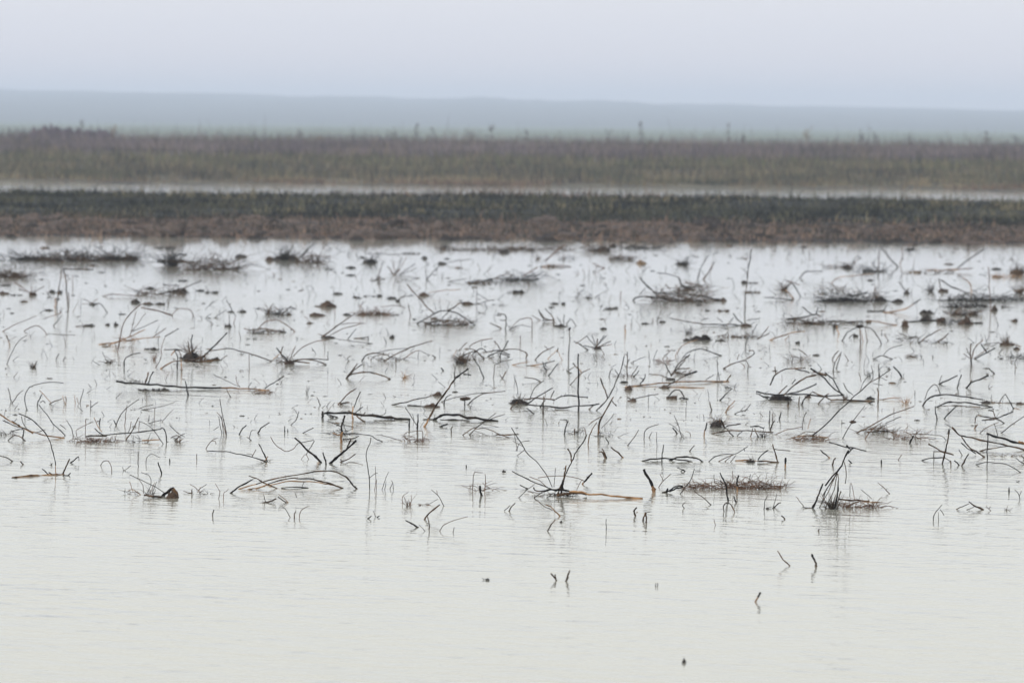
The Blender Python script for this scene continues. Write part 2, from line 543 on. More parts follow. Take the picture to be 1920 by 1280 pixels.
def build_thing(t):
    cx, ys = lowest(t)
    anch = [p[1] for _, _, sh in t.parts for s in sh if s[0] == 'line' for p in s[1] if p[2]]
    anch += [s[3] for _, _, sh in t.parts for s in sh if s[0] != 'line' and not (s[0] == 'lump' and s[1])]
    yb = (sum(anch) / len(anch)) if anch else max(ys)
    Y0 = depth_on_water(cx, yb)
    org = at_depth(cx, yb, Y0); org.z = 0
    px = unit(Y0)
    single = len(t.parts) == 1
    if single:
        root = None
    else:
        root = bpy.data.objects.new(t.kind, None)
        root.location = org
        root.empty_display_size = .1
        COL.objects.link(root)
    for name, mat, shapes in t.parts:
        M = Mesh()
        for s in shapes:
            if s[0] == 'line':
                line(M, s, Y0, px)
            elif s[0] == 'lump':
                lump(M, s, Y0, px)
            else:
                fuzz(M, s, px)
        V = [v - org for v in M.V]
        o = mesh_obj(t.kind if single else name, V, M.F, mat, root, smooth=True)
        if not single and shapes[0][0] == 'fuzz':
            o['kind'] = 'stuff'                         # a tangle nobody could count
        if single:
            o.location = org
            root = o
    root['label'], root['category'] = t.label, t.cat
    if GROUPS.get(t.kind):
        root['group'] = GROUPS[t.kind]
    return root

def line(M, s, Y0, px):
    pts, wpx = s[1], s[2]
    P = [[p[0], p[1]] for p in pts]
    L = sum(math.dist(a, b) for a, b in zip(P, P[1:]))
    # depth of every point: those that touch the water lie where the water is, the others lean freely between
    an = [(i, depth_on_water(p[0], p[1])) for i, p in enumerate(pts) if p[2]]
    cum = [0.0]
    for a, b in zip(P, P[1:]):
        cum.append(cum[-1] + math.dist(a, b))
    lean = RNG.uniform(-.45, .45) * px
    D = []
    for i, p in enumerate(pts):
        if an:
            lo = [a for a in an if a[0] <= i]
            hi = [a for a in an if a[0] >= i]
            if lo and hi:
                a, b = lo[-1], hi[0]
                f = 0 if a[0] == b[0] else (cum[i] - cum[a[0]]) / (cum[b[0]] - cum[a[0]])
                d = a[1] + (b[1] - a[1]) * f + math.sin(f * math.pi) * lean * (cum[b[0]] - cum[a[0]]) * .4
            else:
                a = (lo or hi)[-1 if lo else 0]
                d = a[1] + lean * abs(cum[i] - cum[a[0]])
        else:
            d = Y0 + lean * (cum[i] - L / 2)
        D.append(d)
    rows = [[a[0], a[1], d, 1.0 if p[2] else 0.0] for a, d, p in zip(P, D, pts)]
    sub = 4 if len(rows) > 2 else 3
    S_ = spline(rows, sub)
    W, R = [], []
    n = len(S_)
    amp = min(.30 * wpx + .55, 1.9) if L > 12 else .2
    ph = RNG.uniform(0, 6)
    foot0, foot1 = pts[0][2], pts[-1][2]
    for i, (u, v, d, w) in enumerate(S_):
        f = i / (n - 1)
        env = math.sin(math.pi * f)
        u += (math.sin(f * L * .13 + ph) + RNG.uniform(-.7, .7)) * amp * env * .6
        v += (math.cos(f * L * .17 + ph) + RNG.uniform(-.7, .7)) * amp * env * .5
        q = at_depth(u, v, d)
        dw = depth_on_water(u, v)
        if dw > 0 and q.z < -.004:
            q = at_depth(u, v, dw)
        W.append(q)
        # thicker at the foot, thin towards a free end
        r = wpx * .5 * unit(d)
        if foot0 and not foot1:
            r *= 1.06 - .34 * f
        elif foot1 and not foot0:
            r *= .72 + .34 * f
        else:
            r *= .92
        r *= 1 + RNG.uniform(-.10, .10)
        if wpx > 1.9 and RNG.random() < .24:
            r *= 1.28                                   # a knot
        R.append(r)
    if foot0:
        e = W[0] + (W[0] - W[1]).normalized() * .02
        W.insert(0, Vector((e.x, e.y, min(e.z, -.03)))); R.insert(0, R[0])
    if foot1:
        e = W[-1] + (W[-1] - W[-2]).normalized() * .02
        W.append(Vector((e.x, e.y, min(e.z, -.03)))); R.append(R[-1])
    M.tube(W, R, 7 if wpx > 1.8 else 5)
    if wpx > 1.25 and L > 14:                            # broken side spurs
        for k in range(int(L / 20)):
            i = RNG.randrange(1, len(W) - 1)
            a = W[i]
            d = Vector((RNG.uniform(-1, 1), RNG.uniform(-1, 1), RNG.uniform(-.2, 1))).normalized()
            ln = RNG.uniform(1.5, 4.5) * px
            M.tube([a, a + d * ln * .6, a + d * ln], [R[i] * .55, R[i] * .4, R[i] * .25], 5)

def lump(M, s, Y0, px):
    aloft, cx, yb, w, h = s[1:]
    seed = RNG.uniform(0, 50)
    if aloft:
        c = at_depth(cx, yb - h / 2, Y0)
        M.lump(c, w / 2 * px, w / 2 * px, h / 2 * px, seed, .8)
        return
    yy = yb - min(h * .15, 1.0)
    Y = depth_on_water(cx, yy)
    p = unit(Y)
    if w > 4 * h:
        h *= .72
    n = max(1, min(14, int(round(w / max(h, 2.2) / 1.15))))
    if n <= 3:
        n = 1
    for k in range(n):                                  # a long heap is several uneven clods grown together
        if n > 3 and RNG.random() < .12:
            continue
        f = (k + .5 + RNG.uniform(-.4, .4) * (n > 1)) / n - .5
        hh = h * (1 if n == 1 else RNG.uniform(.35, 1.0))
        c = at_depth(cx + f * w * (0 if n == 1 else .95), yy, Y)
        dd = RNG.uniform(-.25, .25) * w * p * (0 if n == 1 else .6)
        rx = w / 2 * p / n * (1.0 if n == 1 else RNG.uniform(.9, 1.9))
        M.lump(Vector((c.x, c.y + dd, -.01)), rx, max(rx * .8, .5 * hh * p), hh * p * .88, seed + k)
    for k in range(int(3 + w * .5)):                    # straw and crumbs stuck in it
        a = at_depth(cx + RNG.uniform(-.55, .55) * w, yy, Y)
        a.y += RNG.uniform(-.3, .3) * w * p * .6
        a.z = RNG.uniform(0, h * .6 * p)
        d = Vector((RNG.uniform(-1, 1), RNG.uniform(-.6, .6), RNG.uniform(-.1, .6))).normalized() * RNG.uniform(2, 6) * p
        M.tube([a, a + d * .5, a + d], [.32 * p, .3 * p, .2 * p], 4)

def fuzz(M, s, px):
    x0, x1, yb, h, n, wd = s[1:]
    w = x1 - x0
    Yc = depth_on_water((x0 + x1) / 2, yb)
    p = unit(Yc)
    tuft = w < h * 1.5
    dep = (w if tuft else min(w * .5, 26)) * p
    for _ in range(n):
        r = wd * .5 * p * RNG.uniform(.6, 1.25)
        if tuft:
            fx = (RNG.random() + RNG.random()) / 2
            u = x0 + w * (.3 + .4 * fx)
            ang = math.pi / 2 + RNG.uniform(-1, 1) * .75 - (fx - .5) * 1.0
            L = h * RNG.uniform(.35, 1.1)
            el = RNG.uniform(-.5, .5)
        else:
            u = x0 + w * RNG.random()
            ang = RNG.choice([RNG.uniform(0.02, .6), math.pi - RNG.uniform(.02, .6), RNG.uniform(.4, 2.7), RNG.uniform(.6, 2.5)])
            L = min(RNG.uniform(.5, 1.5) * h, w * .45) * RNG.uniform(.6, 1.1)
            if abs(math.cos(ang)) > .8:
                L *= 1.7
            el = RNG.uniform(-.9, .9)
        yy = yb - RNG.random() * min(3.5, h * .22)
        base = at_depth(u, yy, depth_on_water(u, yy))
        base.z = 0
        base.y += RNG.uniform(-.5, .5) * dep
        lift = 0 if (tuft or RNG.random() < .6) else RNG.uniform(0, .45) * h * p
        d = Vector((math.cos(ang), el * .8, abs(math.sin(ang))))
        curl = Vector((RNG.uniform(-.6, .6), RNG.uniform(-.4, .4), RNG.uniform(-1.0, .15)))
        pts = []
        for k in range(5):
            t = k / 4
            q = base + d * (L * p * t) + curl * (L * p * t * t * .55) + Vector((0, 0, lift - .01))
            q += Vector((RNG.uniform(-1, 1), RNG.uniform(-1, 1), RNG.uniform(-1, 1))) * (L * p * .035)
            if q.z > h * p * 1.05:
                q.z = h * p * 1.05
            if q.z < -.01 and k > 1:
                q.z = -.01
            pts.append(q)
        M.tube(pts, [r, r, r * .9, r * .75, r * .5], 4)

def build_litter():
    """the countless small bits that float and stand in the far half of the flood"""
    r = random.Random(5)
    for name, mat, n in (('floating_litter', WOOD['k'], 1500), ('floating_straw', WOOD['b'], 1500)):
        M = Mesh()
        for _ in range(n):
            f = r.random() ** 1.5
            v = 462 + f * 340
            u = r.uniform(-60, 1980)
            # thicker towards the far shore and in drifts
            dens = mnoise.noise(Vector((u * .006, v * .02, 3 if name[-1] == 'w' else 8)))
            if dens < r.uniform(-.55, .35):
                continue
            Y = depth_on_water(u, v)
            p = unit(Y)
            c = at_depth(u, v, Y); c.z = 0
            k = r.random()
            big = 1 + (1 - f) * .5
            if k < .42:        # chip lying on the water
                L = r.uniform(2, 11) * p * big
                a = r.uniform(0, math.pi)
                d = Vector((math.cos(a), math.sin(a) * .7, r.uniform(0, .12)))
                rr = r.uniform(.4, 1.0) * p * .65
                M.tube([c - d * L * .5, c + Vector((0, 0, rr)), c + d * L * .5], [rr * .6, rr, rr * .5], 5)
            elif k < .95:      # short stub or stalk
                L = r.uniform(3, 15) * p * big
                a = r.uniform(.5, 2.6)
                d = Vector((math.cos(a), r.uniform(-.5, .5), math.sin(a)))
                rr = r.uniform(.4, 1.0) * p * .6
                m_ = c + d * L * .55 + Vector((r.uniform(-1, 1), 0, r.uniform(-.3, .6))) * L * .08
                M.tube([c - d * .03, m_, c + d * L], [rr, rr * .9, rr * .6], 5)
            else:              # small lump
                q = r.uniform(2.0, 6) * p * big
                M.lump(c, q, q * .8, q * r.uniform(.2, .4), r.uniform(0, 90))
        o = mesh_obj(name, M.V, M.F, mat, smooth=True)
        o['kind'] = 'stuff'

def build_skyline_weeds():
    """dead weeds one can tell apart against the pale hills, and single taller stalks on the near bank"""
    mat_d = mat_noise('dead weed', [(.4, (.07, .06, .06)), (.65, (.12, .10, .095))], 6)
    mat_t = mat_noise('tan weed', [(.4, (.14, .09, .05)), (.65, (.26, .18, .10))], 6)
    spec = [  # x, top y, distance, spread px, material, label
        (155, 232, 400, 10, 'd', 'thin dark weed standing on the far left skyline beside the low dark mound'),
        (206, 240, 402, 9, 't', 'tall tan plume leaning right on the left skyline'),
        (224, 256, 405, 8, 'd', 'short dark weed just right of the tan plume'),
        (292, 258, 330, 14, 'd', 'dark bushy weed on the far bank right of the tan plume'),
        (437, 282, 330, 14, 'd', 'low dark weed clump on the far bank, left of centre'),
        (562, 250, 400, 12, 'd', 'faint grey weed on the skyline between the low clump and the brown weed'),
        (600, 258, 405, 9, 't', 'pale weed next to the faint grey weed'),
        (741, 250, 395, 16, 'd', 'brown flat-topped weed on the skyline, left of centre'),
        (782, 236, 410, 9, 'd', 'slim grey weed right of the brown flat-topped weed'),
        (817, 246, 400, 10, 'd', 'dark upright weed on the skyline, nearest left of the picture centre'),
        (882, 248, 405, 16, 'd', 'loose airy weed heads at the centre of the skyline'),
        (920, 240, 412, 14, 'd', 'tall pale airy weed right at the centre of the skyline'),
        (988, 246, 400, 8, 'd', 'dark narrow weed on the skyline just right of the centre'),
        (1091, 284, 330, 9, 'd', 'small dark weed low on the bank, right of centre'),
        (1142, 252, 400, 14, 'd', 'dark feathery weed on the skyline, right of centre'),
        (1204, 232, 412, 7, 'd', 'tall thin weed with a round head, right of centre'),
        (1365, 236, 405, 8, 'd', 'thin grey weed on the skyline left of the pinkish weed'),
        (1393, 256, 402, 9, 'd', 'short dark weed left of the pinkish weed'),
        (1512, 248, 402, 16, 't', 'pinkish weed with spread heads on the right skyline'),
        (1617, 252, 400, 10, 'd', 'dark upright weed left of the forked one on the right skyline'),
        (1640, 246, 405, 12, 'd', 'forked dark weed on the right skyline'),
        (1705, 254, 402, 14, 'd', 'broad dark weed with drooping head on the right skyline'),
        (1852, 248, 412, 10, 'd', 'weed with a dark round head standing clear of the right skyline'),
        (1862, 278, 330, 14, 'd', 'dark leaning weed on the bank below the round-headed weed'),
        (1905, 256, 402, 12, 'd', 'twiggy weed at the right end of the skyline'),
    ]
    r = random.Random(3)
    for x, top, Y, spread, mk, lab in spec:
        p = unit(Y)
        foot = at_depth(x, 300, Y)
        foot.z = float(ground_z(np.array([foot.x]), np.array([float(Y)]))[0]) - .03
        tip = at_depth(x, top, Y)
        H = tip.z - foot.z
        root = bpy.data.objects.new('tall_weed', None)
        root.location = foot
        COL.objects.link(root)
        root['label'], root['category'], root['group'] = lab, 'weed', 'weeds on the skyline'
        mat = mat_d if mk == 'd' else mat_t
        lean = r.uniform(-.12, .12) + (.18 if 'leaning' in lab else 0)
        M = Mesh()
        stem = [Vector((lean * H * t * t, 0, H * t)) for t in (0, .3, .6, .85, 1)]
        M.tube(stem, [.024, .022, .018, .015, .010], 5)
        mesh_obj('stem', M.V, M.F, mat, root)
        M = Mesh()
        for _ in range(11):
            t = r.uniform(.35, 1)
            b_ = Vector((lean * H * t * t, 0, H * t))
            d = Vector((r.uniform(-1, 1), r.uniform(-1, 1), r.uniform(.2, 1.3))).normalized() * spread * p * r.uniform(.4, 1)
            M.tube([b_, b_ + d * .6, b_ + d], [.020, .016, .012], 4)
            M.lump(b_ + d, .03, .03, .045, r.uniform(0, 50))
        if 'round' in lab:
            M.lump(Vector((lean * H, 0, H)), 1.6 * p, 1.6 * p, 2.0 * p, 2.0)
        mesh_obj('seed_heads', M.V, M.F, mat, root)

def build_ploughed_clods():
    """lumps of turned earth along the near bank"""
    r = random.Random(9)
    for name, mat, n in (('ploughed_brown_clods', EARTH['g'], 700), ('ploughed_dark_clods', EARTH['k'], 260)):
        M = Mesh()
        for _ in range(n):
            y = r.uniform(140.2, 155.5)
            x = r.uniform(-1, 1) * (y * .11 + 2)
            if mnoise.noise(Vector((x * .35, y * .5, 4 if 'dark' in name else 1))) < r.uniform(-.5, .3):
                continue
            z = float(ground_z(np.array([x]), np.array([y]))[0])
            if z < -.06:
                z = -.02
            q = r.lognormvariate(-2.25, .5)
            M.lump(Vector((x, y, z)), q * r.uniform(.9, 1.8), q, q * r.uniform(.5, .9), r.uniform(0, 90))
        o = mesh_obj(name, M.V, M.F, mat, smooth=True)
        o['kind'] = 'stuff'

def build_far_mound():
    """the low dark mound of dead stalks on the left skyline"""
    Y = 405.0
    p = unit(Y)
    a = at_depth(118, 262, Y)
    root = bpy.data.objects.new('brush_heap', None)
    gz = float(ground_z(np.array([a.x]), np.array([Y]))[0])
    root.location = (a.x, Y, gz)
    COL.objects.link(root)
    root['label'], root['category'], root['group'] = 'low dark mound of dead stalks on the far left skyline', 'branches', GROUPS['brush_heap']
    mat = mat_noise('grey mauve stalks', [(.35, (.05, .038, .045)), (.65, (.11, .085, .095))], 1.2)
    r = random.Random(31)
    top = at_depth(118, 247, Y).z - gz
    M = Mesh()
    for k in range(16):
        x = (-98 + 196 * (k + .5) / 16) * p
        hh = top * r.uniform(.9, 1.35) * (1 - .5 * abs(k - 8) / 10)
        M.lump(Vector((x, r.uniform(-1, 1), 0)), 15 * p, .9, hh, r.uniform(0, 60))
    mesh_obj('mound', M.V, M.F, mat, root, smooth=True)
    M = Mesh()
    for k in range(240):
        x = r.uniform(-105, 105) * p
        b_ = Vector((x, r.uniform(-1, 1), r.uniform(.2, .8) * top))
        d = Vector((r.uniform(-1, 1), r.uniform(-.5, .5), r.uniform(0, .9))).normalized() * r.uniform(6, 20) * p
        M.tube([b_, b_ + d * .6 + Vector((0, 0, .04)), b_ + d], [.018, .016, .012], 4)
    mesh_obj('stalk_tangle', M.V, M.F, mat, root)
